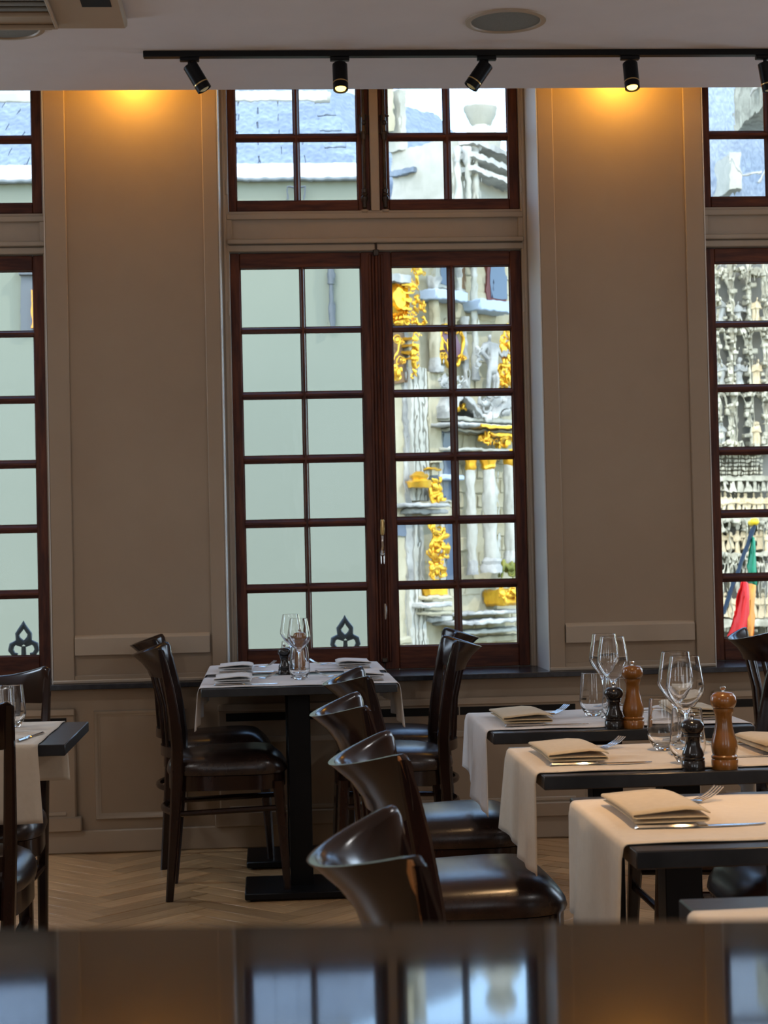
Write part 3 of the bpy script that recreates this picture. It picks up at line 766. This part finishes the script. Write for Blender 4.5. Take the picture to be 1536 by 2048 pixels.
# plain rendered building opposite the left and middle windows
YP = 16.0
e = at(600, 352, 'Y', YP); rg_ = at(600, 205, 'Y', YP+3.5); xr = at(768, 800, 'Y', YP).x
pb = thing('rendered_building', 'plain pale green building with slate roof opposite the windows', 'building', (0, YP, 0))
obj('wall', MB().box(-14, xr, 0, .4, -4.5, e.z), RENDER, pb)
obj('eave', MB().box(-14, xr+.08, -.10, .2, e.z-.05, e.z+.10, .02), ZINC, pb)
sl = math.atan2(rg_.z-e.z-.1, 3.4)
rm = MB(); rm.loft([[(-14, .0, e.z+.08), (xr-.02, .0, e.z+.08), (xr-.3, 3.5, rg_.z), (-14, 3.5, rg_.z)], [(-14, .0, e.z+.03), (xr-.02, .0, e.z+.03), (xr-.3, 3.5, rg_.z-.05), (-14, 3.5, rg_.z-.05)]])
rf = obj('roof', rm, SLATE, pb, smooth=False)
# slates over the part in view
dv = Vector((0, 3.5, rg_.z-e.z-.08)); Ls = dv.length; ang_ = math.atan2(dv.z, dv.y)
tl = None; nr = 8; ws_ = .42
for r_ in range(nr):
    for q in range(14):
        x = xr-.25-q*ws_-(.21 if r_ % 2 else 0)
        if x < -3.4: continue
        f = (r_+.02)/nr
        loc = (x, dv.y*f, e.z+.085+dv.z*f)
        if tl is None:
            tl = obj('slate', MB().box(-ws_+.012, 0, 0, Ls/nr*1.08, 0, .016, .003), SLATE, pb); tl.location = loc; tl.rotation_euler = (ang_+.012, 0, 0)
        else: inst('slate', tl, pb, loc, (ang_+.012, 0, 0))
obj('ridge', MB().box(-14, xr-.28, 3.42, 3.6, rg_.z-.02, rg_.z+.12, .03), STONEW, pb)
b = MB(); p0 = at(661, 500, 'Y', YP-.1); p1 = at(661, 655, 'Y', YP-.1)
b.tube([(p0.x, -.05, p0.z+.1), (p0.x, -.05, p1.z)], .026, 10); b.tube([(p0.x, -.05, p0.z-.20), (p0.x, -.05, p0.z-.30)], .034, 10)
b.tube([(p0.x, -.05, p0.z+.1), (p0.x, .02, p0.z+.14)], .026, 10)
obj('drainpipe', b, PIPE, pb)
pv = at(591, 385, 'Y', YP-.1); s_ = YP/F_PX
b = MB(); b.tube([(pv.x-16*s_, -.08, pv.z-14*s_), (pv.x-16*s_, -.08, pv.z+12*s_), (pv.x+18*s_, -.08, pv.z+12*s_), (pv.x+18*s_, -.08, pv.z-14*s_)], .012, 6)
obj('cable_loop', b, PIPE, pb)
pl = at(55, 600, 'Y', YP-.1)
b = MB(); b.box(pl.x-15*s_, pl.x+10*s_, -.06, 0, pl.z-60*s_, pl.z+55*s_); b.box(pl.x-17*s_, pl.x+16*s_, -.1, 0, pl.z+50*s_, pl.z+62*s_); obj('flue', b, PIPE, pb)
obj('flue_patch', MB().box(pl.x+6*s_, pl.x+14*s_, -.08, 0, pl.z-55*s_, pl.z+20*s_), FY, pb)

# ---- ornate guild house on the square
AF = math.radians(42.0); U = Vector((math.cos(AF), math.sin(AF), 0)); N = Vector((math.sin(AF), -math.cos(AF), 0))
Pc = at(768, 1100, 'Y', 30.0); Pc.z = 0
gh = thing('guild_house', 'ornate cream stone guild house with gilded carving seen through the middle window', 'building', tuple(Pc), AF)
def fc(px, py, dep=0.0):
    d = fw*F_PX+rt*(px-768)-up*(py-1024); o = Vector((0, 0, CAM_H))
    t = (Pc+N*dep-o).dot(N)/d.dot(N); p = o+d*t
    return (p-Pc).dot(U), p.z
def rect(px0, px1, py0, py1, dep=0.0):
    u0_, z1_ = fc(px0, (py0+py1)/2, dep)[0], fc((px0+px1)/2, py0, dep)[1]; u1_, z0_ = fc(px1, (py0+py1)/2, dep)[0], fc((px0+px1)/2, py1, dep)[1]
    return u0_, u1_, z0_, z1_
def fbox(name, m_, px0, px1, py0, py1, d0, d1=0, bev=.0, label=None, mb=None):
    a, c, z0_, z1_ = rect(px0, px1, py0, py1, d0)
    b = mb or MB(); b.box(a, c, -d0, -d1, z0_, z1_, bev)
    return obj(name, b, m_, gh, label=label) if mb is None else None
GE = fc(1150, 700)[0]
obj('wall', MB().box(-.3, GE, 0, .5, -4.5, fc(900, 420)[1]), STONE, gh)
obj('side_wall', MB().box(-.3, .1, 0, 9, -4.5, fc(900, 420)[1]), STONE, gh)
# ashlar blocks between the orders
bk = None; ub, zb_ = fc(880, 770)[0], None
for r_ in range(52):
    z = -.6+r_*.26
    for q in range(26):
        u = fc(872, 700)[0]+q*.40+(.2 if r_ % 2 else 0)
        if u > fc(1035, 700)[0] or z > fc(900, 425)[1]: continue
        if rnd.random() < .42: continue
        if bk is None: bk = obj('stone_block', MB().box(-.19, .19, -.03, .0, -.12, .12, .015), STONE, gh); bk.location = (u, 0, z)
        elif sum(1 for _ in ()) == 0: inst('stone_block', bk, gh, (u, rnd.uniform(-.008, .012), z))
def fluted(px0, px1, py0, py1, n=4, depth=.16):
    a, c, z0_, z1_ = rect(px0, px1, py0, py1, depth); b = MB(); wd = (c-a)/n
    b.box(a, c, -depth*.5, 0, z0_, z1_)
    for k in range(n): b.box(a+k*wd+wd*.18, a+(k+1)*wd-wd*.18, -depth, -depth*.5, z0_, z1_, .01)
    return obj('fluted_pilaster', b, STONEW, gh)
fluted(822, 858, 735, 1002, 4, .22); fluted(822, 856, 1175, 1330, 4, .22); fluted(828, 852, 1040, 1170, 2, .18)
def column(px, py0, py1, rpx, m_=STONEW, d=.35):
    u, z1_ = fc(px, py0, d); z0_ = fc(px, py1, d)[1]; u2 = fc(px+rpx, py0, d)[0]; R_ = (u2-u)*.8
    c = obj('column', MB().lathe([(R_, z0_+.25), (R_*1.02, (z0_+z1_)/2), (R_*.9, z1_-.2)], 18, u, -d), m_, gh)
    obj('column_base', MB().lathe([(R_*1.35, z0_), (R_*1.35, z0_+.1), (R_*1.15, z0_+.14), (R_*1.25, z0_+.2), (R_, z0_+.26)], 18, u, -d), STONEG, c)
    obj('capital', MB().lathe([(R_*.9, z1_-.22), (R_*1.1, z1_-.18), (R_*1.0, z1_-.12), (R_*1.4, z1_), (R_*1.4, z1_+.05)], 18, u, -d), GILT if (m_ is STONEW and 800 < py0 < 1000) else STONEG, c)
column(978, 915, 1145, 13, STONEW, .45); column(940, 915, 1150, 8, STONEW, .3); column(1016, 905, 1130, 9, STONEW, .3)
column(868, 560, 745, 9, STONE, .2); fbox('block_pilaster', STONE, 858, 882, 745, 925, .18); 
column(918, 530, 605, 6, STONEW, .15); column(946, 530, 760, 6, STONEW, .2); column(929, 640, 790, 5, STONEG, .15)
# windows with sills
def fwin(px0, px1, py0, py1, frame=STONEW, glassm=BLUEP):
    w_ = fbox('window', frame, px0-4, px1+4, py0-4, py1+4, .06)
    a, c, z0_, z1_ = rect(px0, px1, py0, py1)
    obj('window_glass', MB().box(a, c, -.075, -.05, z0_, z1_), glassm, w_)
for r_ in ((880, 900, 855, 908), (882, 901, 918, 1000), (886, 903, 1048, 1172), (875, 896, 520, 572), (978, 1006, 520, 598, ), (908, 926, 515, 578)):
    fwin(*r_, frame=REDF if r_[0] == 978 else STONEW, glassm=BROWNP if r_[0] == 908 else BLUEP)
def slab(name, m_, px0, px1, py, h, d): return fbox(name, m_, px0, px1, py-h/2, py+h/2, d, 0, .02)
slab('window_sill', BLUES, 873, 936, 590, 20, .4); slab('window_sill', BLUES, 962, 1030, 612, 22, .45); slab('window_sill', BLUES, 884, 930, 955, 10, .3)
for py, h, d in ((840, 9, .45), (851, 7, .6), (862, 6, .35), (900, 7, .4)): slab('cornice', STONEG if d > .5 else STONEW, 898, 1060, py, h, d)
for py, h, d, m_ in ((1225, 7, .5, STONEG), (1243, 9, .7, STONEG), (1262, 8, .5, STONEW), (1278, 12, .3, STONE)): slab('cornice', m_, 922, 1060, py, h, d)
for py, h, d in ((1010, 8, .55), (1022, 10, .4), (1036, 6, .3)): slab('cornice', STONEG, 826, 898, py, h, d)
for py, h, d in ((1195, 8, .45), (1210, 10, .6), (1226, 7, .5), (1238, 10, .3)): slab('capital_moulding', STONEG if h > 8 else STONE, 858, 905, py, h, d)
# broken pediment
for (x0_, y0_, x1_, y1_) in ((898, 835, 925, 790), (925, 790, 962, 838), (985, 838, 1030, 795)):
    a = fc(x0_, y0_, .5); c = fc(x1_, y1_, .5); b = MB()
    for dd_, hh in ((.55, .10), (.4, .22)):
        b.loft([[(a[0], 0, a[1]), (a[0], -dd_, a[1]), (a[0], -dd_, a[1]+hh), (a[0], 0, a[1]+hh)], [(c[0], 0, c[1]), (c[0], -dd_, c[1]), (c[0], -dd_, c[1]+hh), (c[0], 0, c[1]+hh)]])
    obj('pediment_moulding', b, STONEG, gh, smooth=False)
# gilded ornament
def scroll(px, py, rpx, turns=1.6, sgn=1, tail=None, m_=GILT, d=.28, thick=.22):
    u, z = fc(px, py, d); r = rpx/118*1.0; b = MB(); pts = []; rr = []
    for k in range(26):
        f = k/25; a = f*turns*2*PI; q = r*(1-.85*f)
        pts.append((u+1.25*sgn*q*math.cos(a), -d-.05*f, z+q*math.sin(a))); rr.append(r*thick*(1-.5*f))
    if tail:
        tu, tz = fc(*tail, d)
        pre = [(tu, -d, tz), ((tu*.5+pts[0][0]*.5)+sgn*r*.3, -d, tz*.5+pts[0][2]*.5)]
        pts = pre+pts; rr = [r*thick*.5, r*thick]+rr
    b.tube(pts, rr, 8)
    b.ball(pts[-1], r*.3, 8)
    return obj('gilt_scroll', b, m_, gh)
def leaves(px0, px1, py0, py1, n, m_=GILT, d=.22, name='gilt_foliage', seed=1, size=7):
    r = random.Random(seed); b = MB()
    for _ in range(n):
        px, py = r.uniform(px0, px1), r.uniform(py0, py1); u, z = fc(px, py, d+.06); s = size/118*r.uniform(.6, 1.3); a = r.uniform(0, PI)
        m = Matrix.Rotation(a, 4, 'Y') @ Matrix.Rotation(r.uniform(-.5, .5), 4, 'Z')
        if r.random() < .7: b.ball((u, -d-r.uniform(0, .12), z), s, 8, (.55*1.2, .5, 1.25), m)
        else:
            pts = [(u+1.2*s*1.3*(1-k/9)*math.cos(a+k*.7), -d-.06, z+s*1.3*(1-k/9)*math.sin(a+k*.7)) for k in range(9)]; b.tube(pts, s*.28, 6)
    return obj(name, b, m_, gh, label=None)
u, z = fc(792, 597, .3); b = MB(); b.lathe([(0, .12), (.16, .12), (.19, .06), (.22, .10), (.30, .02), (.33, .08), (.36, 0)], 26)
for k in range(18): b.ball((.29*math.cos(k*PI/9), .29*math.sin(k*PI/9), .07), .028, 6)
for v in b.bm.verts: v.co = Vector((u+v.co.x*.95, -.22-v.co.z*1.4, z+v.co.y*1.15))
obj('gilt_medallion', b, GILT, gh)
fbox('capital_block', STONEG, 780, 822, 548, 564, .5); fbox('pier', STONE, 776, 822, 560, 1360, .10); fbox('pier', STONEG, 812, 822, 560, 1360, .14)
fbox('ledge', STONE, 776, 826, 1275, 1290, .5, bev=.03); fbox('painted_panel', BROWNP, 786, 812, 664, 765, .14); fbox('window_panel', BLUEP, 786, 814, 1048, 1072, .14)
leaves(786, 816, 630, 650, 12, seed=2); leaves(822, 838, 536, 650, 34, seed=3, size=6); leaves(838, 852, 600, 655, 14, seed=4, size=6)
for py in (570, 585, 600, 618, 635): fbox('gilt_band', GILT, 806, 824, py-3, py+2, .4)
scroll(830, 545, 9, sgn=-1); scroll(845, 548, 8); scroll(792, 680, 10, tail=(786, 720)); scroll(803, 684, 7, sgn=-1); scroll(802, 722, 9, sgn=-1, tail=(790, 760)); leaves(788, 800, 735, 758, 8, seed=5)
leaves(822, 836, 670, 760, 22, seed=6, size=6)
for py in (676, 690, 703, 716): fbox('gilt_band', GILT, 824, 838, py-2, py+3, .36)
# cartouche
u, z = fc(903, 690, .2); b = MB(); b.lathe([(0, .10), (.22, .08), (.27, 0)], 26)
for v in b.bm.verts: v.co = Vector((u+v.co.x*1.1, -.12-v.co.z, z+v.co.y*1.1))
ca = obj('cartouche', b, PURPLE, gh, label='purple oval shield with a gilded frame and letter')
b = MB(); b.tube([(u+.34*math.cos(t)*(1+.08*math.sin(4*t)), -.18, z+.36*math.sin(t)*(1+.08*math.sin(3*t))) for t in np.linspace(0, 2*PI, 33)], .045, 8, caps=False)
obj('cartouche_frame', b, GILT, ca)
un, zn = fc(889, 688, .25); b = MB(); b.tube([(un-.09, -.26, zn-.12), (un-.09, -.26, zn+.12)], .022, 6); b.tube([(un-.09, -.26, zn+.12), (un+.09, -.26, zn-.12)], .022, 6); b.tube([(un+.09, -.26, zn-.12), (un+.09, -.26, zn+.12)], .022, 6)
obj('letter', b, GILT, ca, label='gilded letter N')
scroll(886, 713, 9, d=.2); scroll(924, 716, 9, sgn=-1, d=.2); scroll(920, 668, 8, sgn=-1, d=.2); scroll(894, 664, 7, d=.2)
leaves(1000, 1026, 655, 775, 60, seed=8, size=9, d=.3, name='gilt_drapery')
leaves(918, 932, 790, 818, 12, seed=9, size=7, d=.3); leaves(960, 985, 868, 890, 12, seed=10, size=7, d=.35); leaves(990, 1028, 876, 894, 16, seed=11, size=7, d=.3)
fbox('gilt_band', GILT, 962, 1040, 850, 856, .62); fbox('gilt_band', GILT, 990, 1040, 868, 873, .4)
u, z = fc(838, 958, .35); s_ = 1/118
b = MB(); b.lathe([(.04, -.16), (.20, -.15), (.22, -.04), (.14, .0), (.16, .05), (.10, .11), (0, .14)], 16, u, -.35, z); obj('gilt_urn', b, GILT, gh)
slab('gilt_band', GILT, 856, 886, 938, 5, .3)
leaves(862, 886, 958, 1002, 26, seed=12, size=8, d=.3); leaves(860, 890, 1050, 1168, 55, seed=13, size=9, d=.32, name='gilt_figure'); scroll(866, 1060, 10, d=.4); scroll(880, 1082, 9, sgn=-1, d=.4)
fbox('gilt_panel', GILT, 858, 895, 1176, 1190, .35); fbox('gilt_panel', GILT, 1006, 1040, 1178, 1212, .5, bev=.05); leaves(1006, 1036, 1180, 1212, 12, seed=14, size=8, d=.5)
MOSS = mat('verdigris', (.10, .14, .03), .7, col2=(.3, .26, .03), nscale=6)
leaves(1000, 1034, 1125, 1150, 26, seed=15, size=8, d=.4, m_=MOSS, name='mossy_garland')
# statue, one body grown on a skeleton
def statue(px, py_top, py_bot, m_):
    u, zt = fc(px, py_top, .5); zb2 = fc(px, py_bot, .5)[1]; H = zt-zb2
    J = {'pel': (0, 0, .50), 'bel': (.02, 0, .62), 'che': (.0, 0, .76), 'nec': (-.01, 0, .84), 'hea': (-.03, -.02, .90), 'top': (-.035, -.02, .97), 'ls': (.13, 0, .79), 'le': (.20, -.04, .64), 'lh': (.26, -.1, .74), 'rs': (-.13, 0, .79), 're': (-.22, -.05, .66), 'rh': (-.14, -.12, .56),
         'lk': (.07, -.06, .27), 'lf': (.08, 0, .03), 'rk': (-.09, -.03, .27), 'rf': (-.08, 0.02, .03), 'lt': (.09, -.08, .01), 'rt': (-.08, -.07, .01)}
    Rr = {'pel': .095, 'bel': .08, 'che': .10, 'nec': .035, 'hea': .055, 'top': .045, 'ls': .05, 'le': .038, 'lh': .028, 'rs': .05, 're': .038, 'rh': .028, 'lk': .055, 'lf': .035, 'rk': .055, 'rf': .035, 'lt': .022, 'rt': .022}
    ed = [('pel', 'bel'), ('bel', 'che'), ('che', 'nec'), ('nec', 'hea'), ('hea', 'top'), ('che', 'ls'), ('ls', 'le'), ('le', 'lh'), ('che', 'rs'), ('rs', 're'), ('re', 'rh'), ('pel', 'lk'), ('lk', 'lf'), ('lf', 'lt'), ('pel', 'rk'), ('rk', 'rf'), ('rf', 'rt')]
    ks = list(J); me = bpy.data.meshes.new('statue'); me.from_pydata([(u+J[k][0]*H*1.1, -.5+J[k][1]*H, zb2+J[k][2]*H) for k in ks], [(ks.index(a), ks.index(b_)) for a, b_ in ed], [])
    me.materials.append(m_); o = bpy.data.objects.new('statue', me); C.objects.link(o); o.parent = gh
    o.modifiers.new('skin', 'SKIN'); sv = me.skin_vertices[0].data
    for k, v in zip(ks, sv): v.radius = (Rr[k]*H, Rr[k]*H)
    sv[0].use_root = True
    o.modifiers.new('sub', 'SUBSURF').render_levels = 2
    o['label'] = 'grey stone figure standing on the pediment'
statue(980, 664, 796, STONEG)
leaves(955, 968, 700, 735, 8, seed=16, size=7, d=.5, m_=STONEG, name='stone_drapery'); leaves(1000, 1030, 790, 832, 14, seed=17, size=9, d=.4, m_=STONEG, name='stone_carving'); leaves(950, 985, 795, 840, 12, seed=18, size=10, d=.4, m_=STONEG, name='stone_carving')
leaves(880, 900, 755, 775, 8, seed=19, size=7, d=.3, m_=STONEG, name='stone_carving'); leaves(915, 930, 752, 778, 8, seed=20, size=6, d=.3, m_=STONEG, name='stone_carving')
# attic and roofs seen in the upper panes
b = MB(); a = fc(776, 330); c = fc(1100, 300)
obj('attic_roof', MB().loft([[(-.3, -.2, fc(780, 415)[1]), (GE, -.2, fc(780, 415)[1]), (GE, 3.5, fc(780, 60)[1]), (-.3, 3.5, fc(780, 60)[1])], [(-.3, 0, fc(780, 415)[1]-.2), (GE, 0, fc(780, 415)[1]-.2), (GE, 3.7, fc(780, 60)[1]-.2), (-.3, 3.7, fc(780, 60)[1]-.2)]]), SLATE, gh, smooth=False)
fbox('chimney', STONEW, 800, 813, 180, 300, .3); fbox('chimney', STONE, 776, 788, 170, 260, .3); fbox('dormer_front', STONE, 832, 868, 345, 430, .5); fbox('dormer_window', BLUEP, 842, 858, 358, 420, .54)
fbox('dormer_roof', SLATE, 826, 874, 338, 348, .6)
fbox('gable', STONEW, 905, 1035, 290, 430, 1.4)
for k, (y0_, y1_) in enumerate(((290, 300), (318, 327), (345, 352))): 
    a = fc(925, y0_, 1.5); c = fc(1035, y1_+35, 1.5); b = MB()
    b.loft([[(a[0], -1.4, a[1]), (a[0], -1.75, a[1]), (a[0], -1.75, a[1]+.09), (a[0], -1.4, a[1]+.09)], [(c[0], -1.4, c[1]), (c[0], -1.75, c[1]), (c[0], -1.75, c[1]+.09), (c[0], -1.4, c[1]+.09)]])
    obj('gable_moulding', b, STONEG, gh, smooth=False)
fwin(968, 995, 375, 400)
for px in (915, 935, 950): column(px, 300, 430, 6, STONEW, 1.6)
b = MB(); u, z = fc(962, 240, 1.3); b.lathe([(.3, -.6), (.35, -.3), (.15, -.1), (.25, .05), (.3, .2), (.1, .4), (0, .42)], 14, u, -1.3, z); obj('stone_urn', b, STONEW, gh)

# ---- gothic town hall tower in the right window
YG = 46.0; gc = at(1400, 1100, 'Y', YG); gt = thing('town_hall_tower', 'grey gothic tower front crowded with niches and stone saints, seen through the right window', 'building', (gc.x, YG, 0))
def G(px, py): p = at(px, py, 'Y', YG); return p.x-gc.x, p.z
SG = YG/F_PX
def gbox(name, m_, px0, px1, py0, py1, d0, d1=0, bev=0):
    a, z1_ = G(px0, py0); c, z0_ = G(px1, py1); return obj(name, MB().box(a, c, -d0, -d1, z0_, z1_, bev), m_, gt)
obj('tower_wall', MB().box(-1.0, 9, 0, .6, -4.5, G(1460, 425)[1]), GOTH, gt)
obj('niche_shade_sheet', MB().box(.02, 7, -.02, 0, G(1460, 1330)[1], G(1460, 440)[1]), SHADOWSTONE, gt)  # thin dark sheet painting the shade behind shafts and arches
# clustered shafts
for px, r_ in ((1418, 3.5), (1426, 2.2), (1452, 3), (1459, 1.8), (1487, 2.8), (1494, 1.8), (1519, 3), (1526, 2.2)):
    x, z1_ = G(px, 530); z0_ = G(px, 905)[1]; r = r_*SG
    obj('shaft', MB().tube([(x, -.35, z0_), (x, -.35, z1_)], r, 8), GOTH, gt)
def arch(px0, px1, py0, py1, d=.42, th=2.2):
    x0_, zb2 = G(px0, py1); x1_, zt = G(px1, py0); b = MB(); m = (x0_+x1_)/2; h = zt-zb2
    pts = [(x0_, -d, zb2), (x0_, -d, zb2+h*.45)]+[(x0_+(m-x0_)*(1-math.cos(t)), -d, zb2+h*.45+h*.55*math.sin(t)) for t in np.linspace(.2, PI/2, 6)]
    b.tube(pts, th*SG, 6); b.tube([(2*m-p[0], p[1], p[2]) for p in pts], th*SG, 6)
    b.ball((m, -d, zt+2*SG), th*1.6*SG, 6)
    return obj('pointed_arch', b, GOTH, gt)
for (x0_, x1_) in ((1420, 1450), (1456, 1488), (1492, 1522)):
    for (y0_, y1_) in ((545, 650), (665, 780), (790, 895)): arch(x0_, x1_, y0_, y1_)
def saint(px, pyb, hpx, m_=SAINT, d=.35):
    x, z = G(px, pyb); h = hpx*SG; b = MB()
    b.lathe([(.17*h, 0), (.15*h, .15*h), (.12*h, .45*h), (.15*h, .68*h), (.13*h, .78*h), (.05*h, .83*h), (.045*h, .86*h)], 10, x, -d, z, .7)
    b.ball((x, -d-.01, z+.93*h), .075*h, 8, (.9, .9, 1.15))
    for g in (-1, 1): b.tube([(x+g*.13*h, -d, z+.74*h), (x+g*.17*h, -d-.06*h, z+.56*h), (x+g*.02*h, -d-.14*h, z+.58*h)], [.05*h, .042*h, .03*h], 6)
    return obj('stone_saint', b, m_, gt)
for px, pb_, h in ((1436, 648, 52), (1472, 655, 50), (1507, 648, 50), (1436, 776, 56), (1473, 778, 60), (1508, 776, 56), (1436, 892, 46), (1506, 892, 48)): saint(px, pb_, h, SAINT if px > 1500 else STONEG)
def crocket(px0, px1, py0, py1, n, seed, name='tracery'):
    r = random.Random(seed); b = MB()
    for _ in range(n):
        x, z = G(r.uniform(px0, px1), r.uniform(py0, py1)); s = SG*r.uniform(1.6, 3.6)
        b.box(x-s, x+s, -.45-r.uniform(0, .2), -.2, z-s*1.3, z+s*1.3, s*.3)
    return obj(name, b, GOTH, gt)
crocket(1414, 1530, 530, 560, 40, 1); crocket(1414, 1530, 640, 670, 44, 2); crocket(1414, 1530, 775, 795, 40, 3); crocket(1414, 1530, 885, 905, 40, 4)
crocket(1414, 1432, 560, 890, 60, 5, 'carved_pier'); crocket(1446, 1462, 560, 890, 60, 6, 'carved_pier'); crocket(1482, 1496, 560, 890, 60, 7, 'carved_pier'); crocket(1516, 1530, 560, 890, 60, 8, 'carved_pier')
# band of pierced squares
for r_ in range(6):
    for q in range(11):
        px, py = 1430+q*8.2, 912+r_*8
        gbox('pierced_stone', GOTH, px, px+5.2, py, py+4.6, .25)
gbox('band', GOTH, 1414, 1536, 955, 962, .5); gbox('band', GOTH, 1414, 1536, 900, 907, .45)
for q in range(8):
    px = 1420+q*15; x, z = G(px, 985); x2, z2 = G(px+13, 962)
    b = MB(); b.loft([[(x, -.5, z), (x2, -.5, z), (x2, -.3, z), (x, -.3, z)], [((x+x2)/2-.01, -.45, z2+.1), ((x+x2)/2+.01, -.45, z2+.1), ((x+x2)/2+.01, -.4, z2+.1), ((x+x2)/2-.01, -.4, z2+.1)]]); obj('canopy', b, GOTH, gt, smooth=False)
    saint(px+6, 1034, 48); saint(px+3, 1105 if q % 2 else 1098, 44); saint(px+7, 1235, 50)
    arch(px, px+13, 1040, 1060, .5, 1.6); arch(px, px+13, 1125, 1185, .5, 1.6)
crocket(1414, 1530, 1040, 1062, 46, 9); crocket(1414, 1530, 1108, 1130, 50, 10); crocket(1414, 1530, 1236, 1260, 40, 11)
gbox('band', GOTH, 1414, 1536, 1036, 1042, .5); gbox('band', GOTH, 1414, 1536, 1106, 1112, .5); gbox('band', GOTH, 1414, 1536, 1240, 1250, .6)
for px in (1424, 1454, 1484, 1516): gbox('buttress', GOTH, px-3, px+3, 1045, 1300, .55)
# slate roof and flying pieces seen in the upper right panes
a, z_ = G(1400, 430)
obj('tower_roof', MB().loft([[(-1, -.3, z_), (9, -.3, z_), (9, 4, z_+6.5), (-1, 4, z_+6.5)], [(-1, 0, z_-.3), (9, 0, z_-.3), (9, 4.3, z_+6.2), (-1, 4.3, z_+6.2)]]), SLATE, gt, smooth=False)
gbox('roof_dormer', GOTH, 1468, 1530, 180, 262, 3.0); gbox('roof_dormer', STONEW, 1430, 1452, 330, 400, 1.5)
for pts in (((1415, 350), (1440, 385), (1475, 380)), ((1470, 400), (1500, 360), (1530, 315)), ((1455, 235), (1475, 205), (1490, 182))):
    b = MB(); b.tube([(G(*p)[0], -2.2, G(*p)[1]) for p in pts], 3*SG, 6); obj('flying_rib', b, STONEG, gt)

# ---- flag on a pole fixed to our own front
fp = thing('flag_pole', 'dark flagpole with a yellow tip and green, orange and red flag outside the right window', 'flag', (0, 0, 0))
q0 = at(1425, 1285, 'Y', 11.6); q1 = at(1509, 1052, 'Y', 13.2)
obj('pole', MB().tube([q0, q1], .017, 10), mat('dark_pole', (.012, .022, .035), .6, spec=.2), fp)
obj('finial', MB().ball(q1+Vector((.0, 0, .03)), .045, 10, (1, 1, .8)), mat('yellow_tip', (.9, .6, .02), .4), fp)
def cloth(name, pts_l, pts_r, m_, Y0, seed):
    rows = []; r = random.Random(seed)
    for k, (l, rr_) in enumerate(zip(pts_l, pts_r)):
        row = []
        for j in range(9):
            v = j/8; px = l[0]+(rr_[0]-l[0])*v; py = l[1]+(rr_[1]-l[1])*v
            row.append(at(px, py, 'Y', Y0+.08*math.sin(v*7+k*.5)))
        rows.append(row)
    b = MB(); b.loft(rows, caps=False, closed=False); o = obj(name, b, m_, fp, ang=80)
    sm = o.modifiers.new('thickness', 'SOLIDIFY'); sm.thickness = .004; o['label'] = label_of[name]
label_of = {'green_cloth': 'green part of the flag', 'orange_cloth': 'orange part of the flag', 'red_cloth': 'red part of the flag'}
cloth('green_cloth', [(1505, 1072), (1499, 1100), (1494, 1130), (1500, 1170)], [(1510, 1076), (1511, 1105), (1512, 1140), (1514, 1172)], FG, 13.0, 1)
cloth('orange_cloth', [(1494, 1165), (1492, 1200), (1490, 1240), (1488, 1280)], [(1510, 1170), (1509, 1200), (1507, 1240), (1504, 1284)], FY, 12.8, 2)
cloth('red_cloth', [(1482, 1160), (1474, 1190), (1468, 1230), (1456, 1270), (1470, 1290)], [(1496, 1165), (1498, 1195), (1497, 1235), (1492, 1280), (1490, 1292)], FR, 12.4, 3)
